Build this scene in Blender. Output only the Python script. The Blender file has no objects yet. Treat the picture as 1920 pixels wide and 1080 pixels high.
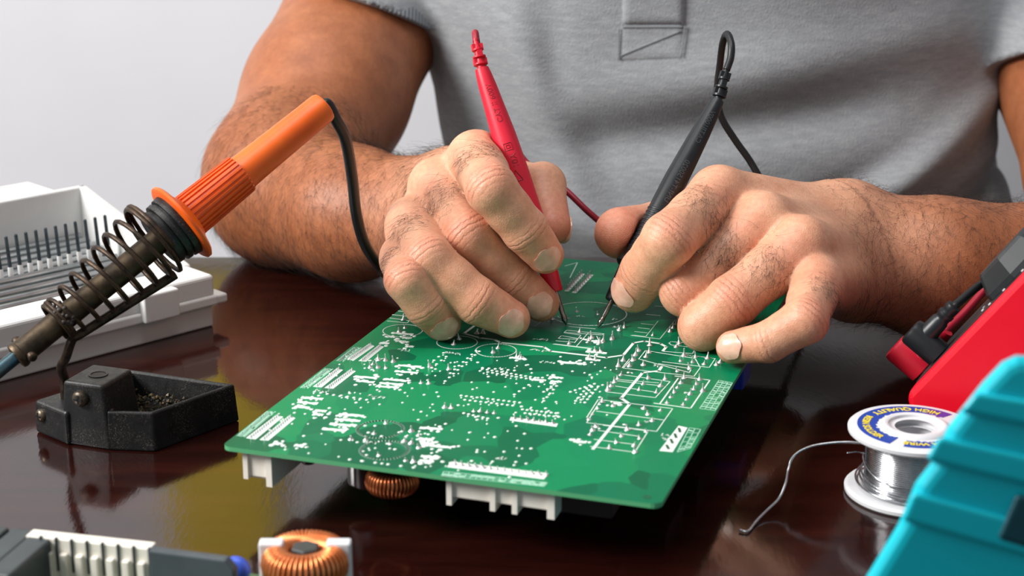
import bpy, bmesh, math, random
import numpy as np
from mathutils import Vector, Matrix

# ------------------------------------------------------------------ camera
FPX = 3135.0                      # focal length in pixels of a 1920 px wide frame
PITCH = math.atan(955.0 / FPX)
TZ = 0.75                         # height of the table top above the floor
CAMH = 0.276                      # camera height above the table top
BZ = 0.031                        # top of the circuit board above the table top
SC = bpy.context.scene
COL = SC.collection

cam_d = bpy.data.cameras.new('camera')
cam_d.sensor_width = 36.0
cam_d.lens = FPX / 1920.0 * 36.0
cam_d.clip_start = 0.01
cam_d.dof.use_dof = True
cam_d.dof.focus_distance = 0.765
cam_d.dof.aperture_fstop = 12.5
cam_o = bpy.data.objects.new('camera', cam_d)
cam_o.location = (0, 0, TZ + CAMH)
cam_o.rotation_euler = (math.pi / 2 - PITCH, 0, 0)
COL.objects.link(cam_o)
SC.camera = cam_o

# ------------------------------------------------------------------ world, lights, exposure
wd = bpy.data.worlds.new('room_light')
SC.world = wd
wd.use_nodes = True
wd.node_tree.nodes['Background'].inputs[0].default_value = (0.93, 0.96, 1.0, 1)
wd.node_tree.nodes['Background'].inputs[1].default_value = 0.29


def area_light(name, loc, target, size, size_y, power, color=(1, 1, 1)):
    d = bpy.data.lights.new(name, 'AREA')
    d.shape = 'RECTANGLE'
    d.size = size
    d.size_y = size_y
    d.energy = power
    d.color = color
    o = bpy.data.objects.new(name, d)
    o.location = loc
    o.rotation_euler = (Vector(target) - Vector(loc)).to_track_quat('-Z', 'Y').to_euler()
    COL.objects.link(o)
    return o


area_light('key_softbox', (-1.15, 0.35, TZ + 0.82), (0.05, 0.85, TZ + 0.05), 0.55, 0.55, 34.0, (1.0, 0.98, 0.95))  # soft key from the upper left, set by the shading; source unseen
area_light('overhead_fill', (-0.10, 0.50, TZ + 1.50), (0.05, 0.95, TZ), 0.7, 0.7, 9.0, (1.0, 0.98, 0.96))  # overhead fill added for brightness; no ceiling fixture in view
area_light('wall_fill', (-0.6, 1.15, TZ + 1.45), (-0.35, 1.75, TZ + 0.25), 0.5, 0.3, 3.6, (0.98, 0.99, 1.0))  # fill added to brighten the back wall and its reflection in the table

SC.view_settings.view_transform = 'Standard'
SC.view_settings.look = 'None'
SC.view_settings.gamma = 1.0
SC.view_settings.use_curve_mapping = False
SC.view_settings.exposure = 0.0
SC.cycles.use_denoising = True

# ------------------------------------------------------------------ geometry from the photograph's perspective
CAM = np.array([0.0, 0.0, TZ + CAMH])
FWD = np.array([0.0, math.cos(PITCH), -math.sin(PITCH)])
UPV = np.array([0.0, math.sin(PITCH), math.cos(PITCH)])
RGT = np.array([1.0, 0.0, 0.0])


def ray(u, v):
    return FWD + RGT * ((u - 960.0) / FPX) - UPV * ((v - 540.0) / FPX)


def onh(u, v, h):                 # point at height h over the table top
    r = ray(u, v)
    return CAM + r * ((h - CAMH) / r[2])


def atd(u, v, d):                 # point at depth d
    return CAM + ray(u, v) * d


def depth_of(p):
    return float((np.asarray(p) - CAM) @ FWD)


def reach(prev, u, v, L, near=True):
    """the point seen at (u, v) that lies L metres from prev, on the nearer or farther side"""
    r = ray(u, v)
    w = CAM - prev
    a = r @ r
    b = 2 * (w @ r)
    c = w @ w - L * L
    q = b * b - 4 * a * c
    if q < 0:
        return CAM + r * (-b / (2 * a))
    s = math.sqrt(q)
    return CAM + r * ((-b + (-s if near else s)) / (2 * a))


def nrm(v):
    v = np.asarray(v, float)
    return v / np.linalg.norm(v)

# ------------------------------------------------------------------ helpers: objects, properties
def link(o, parent=None):
    COL.objects.link(o)
    if parent is not None:
        o.parent = parent
    return o


def mobj(name, verts, faces, mat=None, parent=None, smooth=False, angle=None):
    me = bpy.data.meshes.new(name)
    me.from_pydata([tuple(map(float, v)) for v in verts], [], [tuple(map(int, f)) for f in faces])
    if mat is not None:
        me.materials.append(mat)
    if smooth:
        me.polygons.foreach_set('use_smooth', [True] * len(me.polygons))
        if angle:
            try:
                me.set_sharp_from_angle(angle=math.radians(angle))
            except Exception:
                pass
    me.update()
    o = bpy.data.objects.new(name, me)
    return link(o, parent)


def fix_normals(o):
    bm = bmesh.new()
    bm.from_mesh(o.data)
    bmesh.ops.recalc_face_normals(bm, faces=bm.faces)
    bm.to_mesh(o.data)
    bm.free()
    return o


def empty(name, loc=(0, 0, 0)):
    o = bpy.data.objects.new(name, None)
    o.empty_display_size = 0.01
    o.location = tuple(loc)
    link(o)
    return o


def adopt(o, parent):
    """parent o, keeping it where it is (all parts are modelled in world space)"""
    o.parent = parent
    o.matrix_parent_inverse = Matrix.Translation(-parent.location)
    return o


def tag(o, label, cat, group=None):
    o['label'] = label
    o['category'] = cat
    if group:
        o['group'] = group
    return o


def part(name, verts, faces, mat, parent, smooth=False, angle=None, fix=True):
    o = mobj(name, verts, faces, mat, None, smooth, angle)
    if fix:
        fix_normals(o)
        if smooth and angle:
            o.data.set_sharp_from_angle(angle=math.radians(angle))
    o.parent = parent
    if parent is not None and parent.type == 'EMPTY':
        o.matrix_parent_inverse = Matrix.Translation(-parent.location)
    return o


def bevel(o, w, seg=2):
    m = o.modifiers.new('bevel', 'BEVEL')
    m.width = w
    m.segments = seg
    m.limit_method = 'ANGLE'
    m.angle_limit = math.radians(35)
    return o


class MB:
    """collects vertices and faces"""
    def __init__(s):
        s.v = []
        s.f = []

    def add(s, v, f):
        n = len(s.v)
        s.v += [tuple(map(float, p)) for p in v]
        s.f += [tuple(i + n for i in q) for q in f]
        return s

    def hexa(s, c):               # eight corners: bottom ring, top ring
        return s.add(c, [(0, 3, 2, 1), (4, 5, 6, 7), (0, 1, 5, 4), (1, 2, 6, 5), (2, 3, 7, 6), (3, 0, 4, 7)])

    def box(s, o, X, Y, Z, x0, x1, y0, y1, z0, z1):
        o, X, Y, Z = map(np.asarray, (o, X, Y, Z))
        g = lambda a, b, c: o + X * a + Y * b + Z * c
        return s.hexa([g(x0, y0, z0), g(x1, y0, z0), g(x1, y1, z0), g(x0, y1, z0),
                       g(x0, y0, z1), g(x1, y0, z1), g(x1, y1, z1), g(x0, y1, z1)])

    def prism(s, o, X, Y, Z, poly, z0, z1):
        o, X, Y, Z = map(np.asarray, (o, X, Y, Z))
        n = len(poly)
        v = [o + X * a + Y * b + Z * z0 for a, b in poly] + [o + X * a + Y * b + Z * z1 for a, b in poly]
        f = [tuple(range(n))[::-1], tuple(range(n, 2 * n))]
        f += [(i, (i + 1) % n, n + (i + 1) % n, n + i) for i in range(n)]
        return s.add(v, f)

    def lathe(s, o, axis, prof, seg=32, cap=True, ref=None):
        """prof: (distance along axis, radius)"""
        o = np.asarray(o, float)
        a = nrm(axis)
        r = np.array([0, 0, 1.0]) if ref is None else np.asarray(ref, float)
        if abs(a @ nrm(r)) > 0.95:
            r = np.array([1.0, 0, 0])
        e = nrm(np.cross(a, r))
        g = np.cross(a, e)
        v, f = [], []
        for t, rr in prof:
            for k in range(seg):
                w = 2 * math.pi * k / seg
                v.append(o + a * t + (e * math.cos(w) + g * math.sin(w)) * rr)
        for i in range(len(prof) - 1):
            for k in range(seg):
                k2 = (k + 1) % seg
                f.append((i * seg + k, i * seg + k2, (i + 1) * seg + k2, (i + 1) * seg + k))
        if cap:
            f.append(tuple(range(seg))[::-1])
            f.append(tuple(range((len(prof) - 1) * seg, len(prof) * seg)))
        return s.add(v, f)

    def tube(s, pts, r, seg=10, cap=True):
        pts = [np.asarray(p, float) for p in pts]
        n = len(pts)
        rr = r if hasattr(r, '__len__') else [r] * n
        T = [nrm(pts[min(i + 1, n - 1)] - pts[max(i - 1, 0)]) for i in range(n)]
        e = np.cross(T[0], [0, 0, 1.0])
        if np.linalg.norm(e) < 0.1:
            e = np.cross(T[0], [1.0, 0, 0])
        e = nrm(e)
        v, f = [], []
        for i in range(n):
            e = nrm(e - T[i] * (e @ T[i]))
            g = np.cross(T[i], e)
            for k in range(seg):
                w = 2 * math.pi * k / seg
                v.append(pts[i] + (e * math.cos(w) + g * math.sin(w)) * rr[i])
        for i in range(n - 1):
            for k in range(seg):
                k2 = (k + 1) % seg
                f.append((i * seg + k, i * seg + k2, (i + 1) * seg + k2, (i + 1) * seg + k))
        if cap:
            f.append(tuple(range(seg))[::-1])
            f.append(tuple(range((n - 1) * seg, n * seg)))
        return s.add(v, f)

    def part(s, name, mat, parent, smooth=False, angle=None, fix=True):
        return part(name, s.v, s.f, mat, parent, smooth, angle, fix)

    def obj(s, name, mat, smooth=False, angle=None):
        o = mobj(name, s.v, s.f, mat, None, smooth, angle)
        fix_normals(o)
        if smooth and angle:
            o.data.set_sharp_from_angle(angle=math.radians(angle))
        return o


def spline(pts, n=8):
    """Catmull-Rom through pts"""
    P = [np.asarray(p, float) for p in pts]
    P = [2 * P[0] - P[1]] + P + [2 * P[-1] - P[-2]]
    out = []
    for i in range(1, len(P) - 2):
        a, b, c, d = P[i - 1:i + 3]
        for k in range(n):
            t = k / n
            out.append(0.5 * (2 * b + (c - a) * t + (2 * a - 5 * b + 4 * c - d) * t * t + (3 * b - a - 3 * c + d) * t ** 3))
    out.append(P[-2])
    return out


# ------------------------------------------------------------------ helpers: materials
def srgb(r, g, b):
    f = lambda c: (c / 255.0 / 12.92) if c <= 10 else ((c / 255.0 + 0.055) / 1.055) ** 2.4
    return (f(r), f(g), f(b), 1.0)


def material(name, color, rough=0.5, metal=0.0, coat=0.0, spec=0.5):
    m = bpy.data.materials.new(name)
    m.use_nodes = True
    b = m.node_tree.nodes['Principled BSDF']
    b.inputs['Base Color'].default_value = color
    b.inputs['Roughness'].default_value = rough
    b.inputs['Metallic'].default_value = metal
    b.inputs['Coat Weight'].default_value = coat
    b.inputs['Specular IOR Level'].default_value = spec
    return m


class NT:
    """small node-tree writer"""
    def __init__(s, m):
        s.t = m.node_tree
        s.b = s.t.nodes['Principled BSDF']

    def n(s, kind, **kw):
        x = s.t.nodes.new(kind)
        for k, v in kw.items():
            setattr(x, k, v)
        return x

    def l(s, a, b):
        s.t.links.new(a, b)

    def put(s, sock, val):
        if hasattr(val, 'links') or hasattr(val, 'is_linked'):
            s.l(val, sock)
        else:
            sock.default_value = val

    def math(s, op, a, b=0.0, c=None, clamp=False):
        x = s.n('ShaderNodeMath', operation=op, use_clamp=clamp)
        s.put(x.inputs[0], a)
        s.put(x.inputs[1], b)
        if c is not None:
            s.put(x.inputs[2], c)
        return x.outputs[0]

    def mix(s, f, a, b, mode='MIX'):
        x = s.n('ShaderNodeMix', data_type='RGBA', blend_type=mode)
        s.put(x.inputs[0], f)
        s.put(x.inputs[6], a)
        s.put(x.inputs[7], b)
        return x.outputs[2]

    def noise(s, scale, detail=3.0, rough=0.5, vec=None, dist=0.0):
        x = s.n('ShaderNodeTexNoise')
        x.inputs['Scale'].default_value = scale
        x.inputs['Detail'].default_value = detail
        x.inputs['Roughness'].default_value = rough
        x.inputs['Distortion'].default_value = dist
        s.l(vec if vec is not None else s.pos(), x.inputs['Vector'])
        return x.outputs['Fac']

    def pos(s):
        if not hasattr(s, '_p'):
            s._p = s.n('ShaderNodeNewGeometry').outputs['Position']
        return s._p

    def scaled(s, sc):
        x = s.n('ShaderNodeMapping')
        x.inputs['Scale'].default_value = sc
        s.l(s.pos(), x.inputs['Vector'])
        return x.outputs['Vector']

    def ramp(s, f, stops):
        x = s.n('ShaderNodeValToRGB')
        el = x.color_ramp.elements
        while len(el) < len(stops):
            el.new(0.5)
        for e, (p, c) in zip(el, stops):
            e.position = p
            e.color = c if len(c) == 4 else tuple(c) + (1,)
        s.l(f, x.inputs[0])
        return x.outputs[0]

    def attr(s, name):
        x = s.n('ShaderNodeAttribute')
        x.attribute_name = name
        return x

    def bump(s, h, dist, strength=1.0, base=None):
        x = s.n('ShaderNodeBump')
        x.inputs['Distance'].default_value = dist
        x.inputs['Strength'].default_value = strength
        s.l(h, x.inputs['Height'])
        if base is not None:
            s.l(base, x.inputs['Normal'])
        return x.outputs[0]

    def set(s, name, val):
        s.put(s.b.inputs[name], val)


def worn(name, color, color2, scale, rough=0.5, metal=0.0, bump_d=0.0, bump_s=None, rough2=None, lo=0.35, hi=0.65, coat=0.0):
    m = material(name, color, rough, metal, coat)
    t = NT(m)
    f = t.noise(scale, 5.0, 0.6)
    t.set('Base Color', t.ramp(f, [(lo, color), (hi, color2)]))
    if rough2 is not None:
        t.set('Roughness', t.math('MULTIPLY_ADD', t.noise(scale * 1.7, 4.0), rough2 - rough, rough))
    if bump_d:
        t.set('Normal', t.bump(t.noise(bump_s or scale * 3, 4.0, 0.6), bump_d))
    return m

# ------------------------------------------------------------------ room and table
m_wall = material('painted_wall', srgb(226, 226, 230), 0.9)
_t = NT(m_wall)
_t.set('Base Color', _t.ramp(_t.noise(3.0, 4.0), [(0.3, srgb(212, 212, 218)), (0.7, srgb(222, 222, 226))]))
m_floor = worn('floor_tile', srgb(150, 140, 130), srgb(130, 120, 112), 6.0, 0.5)
m_yellow = material('yellow_paint', srgb(225, 195, 30), 0.5)

WALLY = 1.75


def structure(o):
    o['kind'] = 'structure'
    return o


X3, Y3, Z3 = np.eye(3)
O3 = np.zeros(3)
structure(MB().box(O3, X3, Y3, Z3, -2.5, 2.5, -1.5, WALLY + 0.1, -0.05, 0.0).obj('floor', m_floor))
structure(MB().box(O3, X3, Y3, Z3, -2.5, 2.5, WALLY, WALLY + 0.1, 0.0, 2.7).obj('wall_back', m_wall))
# unseen yellow strip added on the wall for its reflection in the varnish
structure(MB().box(O3, X3, Y3, Z3, -0.385, -0.265, WALLY - 0.02, WALLY, TZ + 0.24, 2.5).obj('reflected_strip_1', m_yellow))

m_wood = material('varnished_mahogany', srgb(58, 20, 14), 0.10, coat=0.0, spec=0.65)
_t = NT(m_wood)
_g = _t.noise(9.0, 6.0, 0.6, _t.scaled((1.0, 7.0, 1.0)), 0.6)
_t.set('Base Color', _t.ramp(_g, [(0.3, srgb(26, 7, 5)), (0.5, srgb(36, 11, 8)), (0.7, srgb(47, 17, 11))]))
_d = _t.noise(900.0, 2.0, 0.5)
_t.set('Roughness', _t.ramp(_t.noise(14.0, 5.0, 0.65), [(0.3, (0.05, 0.05, 0.05)), (0.7, (0.12, 0.12, 0.12))]))
_t.set('Normal', _t.bump(_t.noise(500.0, 3.0, 0.6, _t.scaled((1.0, 0.25, 1.0))), 0.00004))

table = empty('table', (0.15, 0.4, 0))
tag(table, 'dark red mahogany table with a glossy varnished top under the tools', 'table')
TEDGE = float(onh(400, 479, 0)[1])
bevel(MB().box(O3, X3, Y3, Z3, -0.75, 0.95, -0.25, TEDGE, TZ - 0.035, TZ).part('tabletop', m_wood, table), 0.004, 3)
for sx in (-0.70, 0.86):
    for sy in (-0.20, TEDGE - 0.09):
        bevel(MB().box(O3, X3, Y3, Z3, sx, sx + 0.05, sy, sy + 0.05, 0.0, TZ - 0.035).part('leg', m_wood, table), 0.004)

# ------------------------------------------------------------------ the person: signed distance field -> one skin
def seg_d(p, a, b, ra, rb):
    ba = (b - a).astype(np.float32)
    pa = p - a.astype(np.float32)
    t = np.clip(pa @ ba / (ba @ ba), 0, 1)
    d = pa - t[:, None] * ba
    return np.sqrt(np.einsum('ij,ij->i', d, d)) - (ra + (rb - ra) * t)


def smin(a, b, k):
    h = np.maximum(k - np.abs(a - b), 0) / k
    return np.minimum(a, b) - h * h * h * k / 6.0


def axis_grid(lo, hi, flo, fhi, fine, coarse):
    xs = [flo]
    while xs[-1] < fhi:
        xs.append(xs[-1] + fine)
    up = [xs[-1]]
    s = fine
    while up[-1] < hi:
        s = min(s * 1.12, coarse)
        up.append(up[-1] + s)
    dn = [flo]
    s = fine
    while dn[-1] > lo:
        s = min(s * 1.12, coarse)
        dn.append(dn[-1] - s)
    return np.array(dn[:0:-1] + xs + up[1:], np.float32)


def iso_mesh(fn, xs, ys, zs, stride=5):
    nx, ny, nz = len(xs), len(ys), len(zs)
    V = np.ones((nx, ny, nz), np.float32)
    ci = [np.minimum(np.arange(0, n, stride) + stride // 2, n - 1) for n in (nx, ny, nz)]
    cx, cy, cz = xs[ci[0]], ys[ci[1]], zs[ci[2]]
    G = np.stack(np.meshgrid(cx, cy, cz, indexing='ij'), -1).reshape(-1, 3)
    d = fn(G).reshape(len(cx), len(cy), len(cz))
    hw = [np.gradient(a) * (stride / 2 + 1) for a in (xs, ys, zs)]
    R = np.sqrt(hw[0][ci[0]][:, None, None] ** 2 + hw[1][ci[1]][None, :, None] ** 2 + hw[2][ci[2]][None, None, :] ** 2)
    act = np.abs(d) < R * 1.15 + 0.002
    up = lambda a: np.repeat(np.repeat(np.repeat(a, stride, 0), stride, 1), stride, 2)[:nx, :ny, :nz]
    V = up(np.sign(d).astype(np.float32))
    idx = np.nonzero(up(act))
    n = len(idx[0])
    out = np.empty(n, np.float32)
    for s in range(0, n, 400000):
        e = min(n, s + 400000)
        out[s:e] = fn(np.stack([xs[idx[0][s:e]], ys[idx[1][s:e]], zs[idx[2][s:e]]], -1))
    V[idx] = out
    S = V < 0
    mix = np.zeros((nx - 1, ny - 1, nz - 1), np.int8)
    for a in (0, 1):
        for b in (0, 1):
            for c in (0, 1):
                mix += S[a:nx - 1 + a, b:ny - 1 + b, c:nz - 1 + c]
    ai, aj, ak = np.nonzero((mix > 0) & (mix < 8))
    cid = np.full(mix.shape, -1, np.int32)
    cid[ai, aj, ak] = np.arange(len(ai))
    acc = np.zeros((len(ai), 3), np.float64)
    cnt = np.zeros(len(ai))
    cs = [(a, b, c) for a in (0, 1) for b in (0, 1) for c in (0, 1)]
    val = {c: V[ai + c[0], aj + c[1], ak + c[2]] for c in cs}
    for c in cs:
        for ax in range(3):
            if c[ax] == 0:
                c2 = list(c)
                c2[ax] = 1
                c2 = tuple(c2)
                v0, v1 = val[c], val[c2]
                m = (v0 < 0) != (v1 < 0)
                t = np.where(m, v0 / np.where(m, v0 - v1, 1), 0)
                q = np.array(c, float)[None, :].repeat(len(ai), 0)
                q[:, ax] = t
                acc[m] += q[m]
                cnt[m] += 1
    acc /= cnt[:, None]
    P = np.stack([np.interp(ai + acc[:, 0], np.arange(nx), xs), np.interp(aj + acc[:, 1], np.arange(ny), ys),
                  np.interp(ak + acc[:, 2], np.arange(nz), zs)], -1)
    quads = []
    for ax in range(3):
        sl0 = [slice(None)] * 3
        sl1 = [slice(None)] * 3
        sl0[ax] = slice(0, -1)
        sl1[ax] = slice(1, None)
        A, B = S[tuple(sl0)], S[tuple(sl1)]
        i, j, k = np.nonzero(A != B)
        o1, o2 = [(1, 2), (2, 0), (0, 1)][ax]
        I = np.stack([i, j, k], -1)
        ok = (I[:, o1] > 0) & (I[:, o2] > 0) & (I[:, o1] < cid.shape[o1]) & (I[:, o2] < cid.shape[o2])
        I = I[ok]
        flip = A[i, j, k][ok]
        q = []
        for da, db in ((1, 1), (0, 1), (0, 0), (1, 0)):
            J = I.copy()
            J[:, o1] -= da
            J[:, o2] -= db
            q.append(cid[J[:, 0], J[:, 1], J[:, 2]])
        q = np.stack(q, -1)
        q[~flip] = q[~flip][:, ::-1]
        quads.append(q)
    Q = np.concatenate(quads)
    Q = Q[(Q >= 0).all(1)]
    return P, Q


def grad(fn, p, h=0.0004):
    p = p.astype(np.float32)
    g = np.zeros_like(p)
    for s in ((1, 1, 1), (1, -1, -1), (-1, 1, -1), (-1, -1, 1)):
        s = np.array(s, np.float32)
        g += fn(p + s * h)[:, None] * s
    return g / np.maximum(np.linalg.norm(g, axis=1), 1e-12)[:, None]


def snap(fn, P, target=0.0, it=2):
    P = P.astype(np.float32)
    for _ in range(it):
        d = fn(P) - target
        P = P - grad(fn, P) * np.clip(d, -0.003, 0.003)[:, None]
    return P


# joints as (u, v, depth); radii in metres.  The photo's left hand is the person's right hand.
HANDS = {
    'right': dict(
        fingers=dict(
            index=[(893, 299, .797, .0130), (921, 354, .750, .0114), (985, 432, .760, .0103), (1022, 478, .768, .0087)],
            middle=[(820, 350, .803, .0130), (880, 441, .766, .0117), (962, 527, .777, .0103), (1014, 568, .781, .0088)],
            ring=[(775, 421, .793, .0124), (803, 487, .752, .0113), (896, 565, .754, .0104), (958, 598, .760, .0088)],
            pinky=[(762, 486, .776, .0114), (763, 525, .746, .0097), (798, 571, .752, .0095), (829, 603, .760, .0088)]),
        thumb=[(930, 395, .862, .017), (975, 355, .838, .0135), (1018, 347, .818, .0106), (1036, 424, .799, .0088)],
        wrist=[(850, 355, .872, .019), (820, 445, .866, .017)],
        arm=[(660, 400, .935, .036), (535, 357, .988, .042), (535, 335, 1.0, .045), (612, 180, 1.055, .050), (716, -30, 1.135, .055), (795, -230, 1.20, .060), (870, -430, 1.22, .066)],
    ),
    'left': dict(
        fingers=dict(
            index=[(1348, 367, .778, .0132), (1254, 449, .744, .0120), (1210, 509, .763, .0112), (1188, 545, .772, .0102)],
            middle=[(1432, 416, .765, .0130), (1286, 545, .757, .0117), (1287, 552, .786, .0098), (1305, 560, .803, .0082)],
            ring=[(1503, 459, .752, .0124), (1373, 565, .740, .0116), (1318, 612, .746, .0106), (1335, 597, .766, .0082)],
            pinky=[(1532, 531, .742, .0112), (1508, 602, .713, .0098), (1440, 641, .717, .0085), (1374, 651, .726, .0073)]),
        thumb=[(1480, 470, .835, .018), (1350, 450, .830, .0150), (1235, 425, .815, .0118), (1163, 437, .796, .0124)],
        wrist=[(1588, 425, .815, .020), (1602, 518, .810, .018)],
        arm=[(1760, 505, .818, .033), (1960, 522, .825, .034), (2250, 480, .875, .042), (2085, 330, 1.00, .047), (1995, 80, 1.11, .053), (1900, -250, 1.20, .062), (1840, -430, 1.22, .066)],
    ),
}


def P4(q):
    return atd(q[0], q[1], q[2])


class Limb:
    def __init__(s, spec):
        s.f = {k: [P4(q) for q in c] for k, c in spec['fingers'].items()}
        s.fr = {k: [q[3] for q in c] for k, c in spec['fingers'].items()}
        s.th = [P4(q) for q in spec['thumb']]
        s.thr = [q[3] for q in spec['thumb']]
        s.w = [P4(q) for q in spec['wrist']]
        s.wr = [q[3] for q in spec['wrist']]
        s.a = [P4(q) for q in spec['arm']]
        s.ar = [q[3] for q in spec['arm']]
        s.names = ['index', 'middle', 'ring', 'pinky']

    def finger(s, p, k):
        c, r = s.f[k], s.fr[k]
        d = None
        for i in range(3):
            m = (c[i] + c[i + 1]) / 2
            rm = (r[i] + r[i + 1]) / 2 - 0.0005
            for a, b, ra, rb in ((c[i], m, r[i], rm), (m, c[i + 1], rm, r[i + 1])):
                e = seg_d(p, a, b, ra, rb)
                d = e if d is None else smin(d, e, 0.004)
        return d

    def thumb(s, p):
        d = None
        for i in range(len(s.th) - 1):
            e = seg_d(p, s.th[i], s.th[i + 1], s.thr[i], s.thr[i + 1])
            d = e if d is None else smin(d, e, 0.006)
        return d

    def palm(s, p):
        d = None
        for i, k in enumerate(s.names):
            t = i / 3.0
            w = s.w[0] * (1 - t) + s.w[1] * t
            m = s.f[k][0]
            e = seg_d(p, w, m, 0.0165, s.fr[k][0] - 0.0003)
            d = e if d is None else smin(d, e, 0.011)
        return d

    def arm(s, p):
        w = (s.w[0] + s.w[1]) / 2
        d = smin(seg_d(p, s.w[0], s.a[0], s.wr[0], s.ar[0] * 0.85), seg_d(p, s.w[1], s.a[0], s.wr[1], s.ar[0] * 0.85), 0.02)
        d = smin(d, seg_d(p, s.w[0], s.w[1], s.wr[0], s.wr[1]), 0.012)
        for i in range(len(s.a) - 1):
            d = smin(d, seg_d(p, s.a[i], s.a[i + 1], s.ar[i], s.ar[i + 1]), 0.024)
        return d

    def all(s, p):
        hc = s.f['middle'][1]
        dd = p - hc.astype(np.float32)
        dd = np.sqrt(np.einsum('ij,ij->i', dd, dd))
        m = dd < 0.105
        out = s.arm(p)
        m2 = dd < 0.17
        if m2.any():
            out[m2] = smin(s.palm(p[m2]), out[m2], 0.022)
        if m.any():
            q = p[m]
            base = out[m]
            o = smin(base, s.thumb(q), 0.010)
            for k in s.names:
                o = smin(o, smin(base, s.finger(q, k), 0.009), 0.0016)
            out[m] = o
        return out

    def __call__(s, p):
        out = np.empty(len(p), np.float32)
        step = 60000
        for i in range(0, len(p), step):
            out[i:i + step] = s.all(p[i:i + step].astype(np.float32))
        return out


RH = Limb(HANDS['right'])
LH = Limb(HANDS['left'])
LIMBS = [RH, LH]
TX, TY = 0.142, TEDGE + 0.165      # torso axis
SHR, SHL = RH.a[-1], LH.a[-1]


def torso_core(p, grow=0.0):
    z = p[:, 2] - TZ
    t = np.clip((z + 0.25) / 0.55, 0, 1)
    a = 0.178 + 0.022 * t + grow
    b = 0.108 + 0.014 * t + grow
    cx = TX - 0.008 + np.minimum((0.61 - t) * 0.13, 0.03)
    cy = TY - 0.012 * t
    x, y = (p[:, 0] - cx) / a, (p[:, 1] - cy) / b
    n = 2.35
    q = (np.abs(x) ** n + np.abs(y) ** n) ** (1.0 / n)
    d = (q - 1) * np.minimum(a, b)
    top = z - 0.33 - grow
    h = np.maximum(d, top)
    return np.maximum(h, -0.42 - z)


# the two probes press into the flesh that holds them
R_T, R_E = onh(1062, 609, BZ + 0.0004), atd(903, 128, 0.792)
K_T, K_E = onh(1121, 614, BZ + 0.0004), atd(1346, 188, 0.802)
PRESS = []
for T_, E_, st in ((R_T, R_E, [(0.02, .0014), (.122, .0014), (.124, .0036), (.26, .0052), (.39, .0057), (.60, .0058), (.75, .0055), (1.0, .0032)]),
                   (K_T, K_E, [(0.02, .0014), (.11, .0014), (.115, .0033), (.25, .0047), (.258, .0066), (.285, .0066), (.30, .0050), (.65, .0053), (.85, .0043), (1.0, .0030)])):
    for (t0, r0), (t1, r1) in zip(st[:-1], st[1:]):
        g_ = 1.1 if T_ is R_T else 1.15
        PRESS.append((T_ + (E_ - T_) * t0, T_ + (E_ - T_) * t1, r0 * g_, r1 * g_))


def dent(p, d):
    m = (np.abs(d) < 0.02) & (p[:, 1] < 0.84)
    if m.any():
        q = p[m]
        e = None
        for a, b, ra, rb in PRESS:
            x = seg_d(q, a, b, ra + 0.0004, rb + 0.0004)
            e = x if e is None else np.minimum(e, x)
        d[m] = -smin(-d[m], e, 0.0022)
    return d


def body_sdf(p):
    p = p.astype(np.float32)
    out = np.full(len(p), 0.1, np.float32)
    m = p[:, 0] < 0.044
    out[m] = RH(p[m])
    m = p[:, 0] > 0.026
    out[m] = np.minimum(out[m], LH(p[m]))
    m = (p[:, 1] > TEDGE - 0.06)
    if m.any():
        q = p[m]
        tr = torso_core(q, -0.02)
        tr = smin(tr, seg_d(q, SHR, SHL, 0.055, 0.055), 0.03)
        mid = (SHR + SHL) / 2
        tr = smin(tr, seg_d(q, mid, mid + np.array([0, -0.01, 0.14]), 0.058, 0.055), 0.04)
        out[m] = smin(out[m], tr, 0.02)
    return dent(p, out)


xs = axis_grid(-0.24, 0.46, -0.072, 0.165, 0.0011, 0.0045)
ys = axis_grid(0.64, TEDGE + 0.36, 0.672, 0.82, 0.0011, 0.0045)
zs = axis_grid(TZ - 0.45, TZ + 0.50, TZ + 0.026, TZ + 0.118, 0.0011, 0.0045)
BP, BQ = iso_mesh(body_sdf, xs, ys, zs)
BP = snap(body_sdf, BP, 0.0, 2)
BN = grad(body_sdf, BP)


def dorsal(limb, k):
    c = limb.f[k]
    b = c[1] - (c[0] + c[2]) / 2
    b2 = c[2] - (c[1] + c[3]) / 2
    return nrm(nrm(b) + 0.5 * nrm(b2) + 0.6 * nrm(CAM - c[2]))


def sstep(x, a, b):
    t = np.clip((x - a) / (b - a), 0, 1)
    return t * t * (3 - 2 * t)


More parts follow.
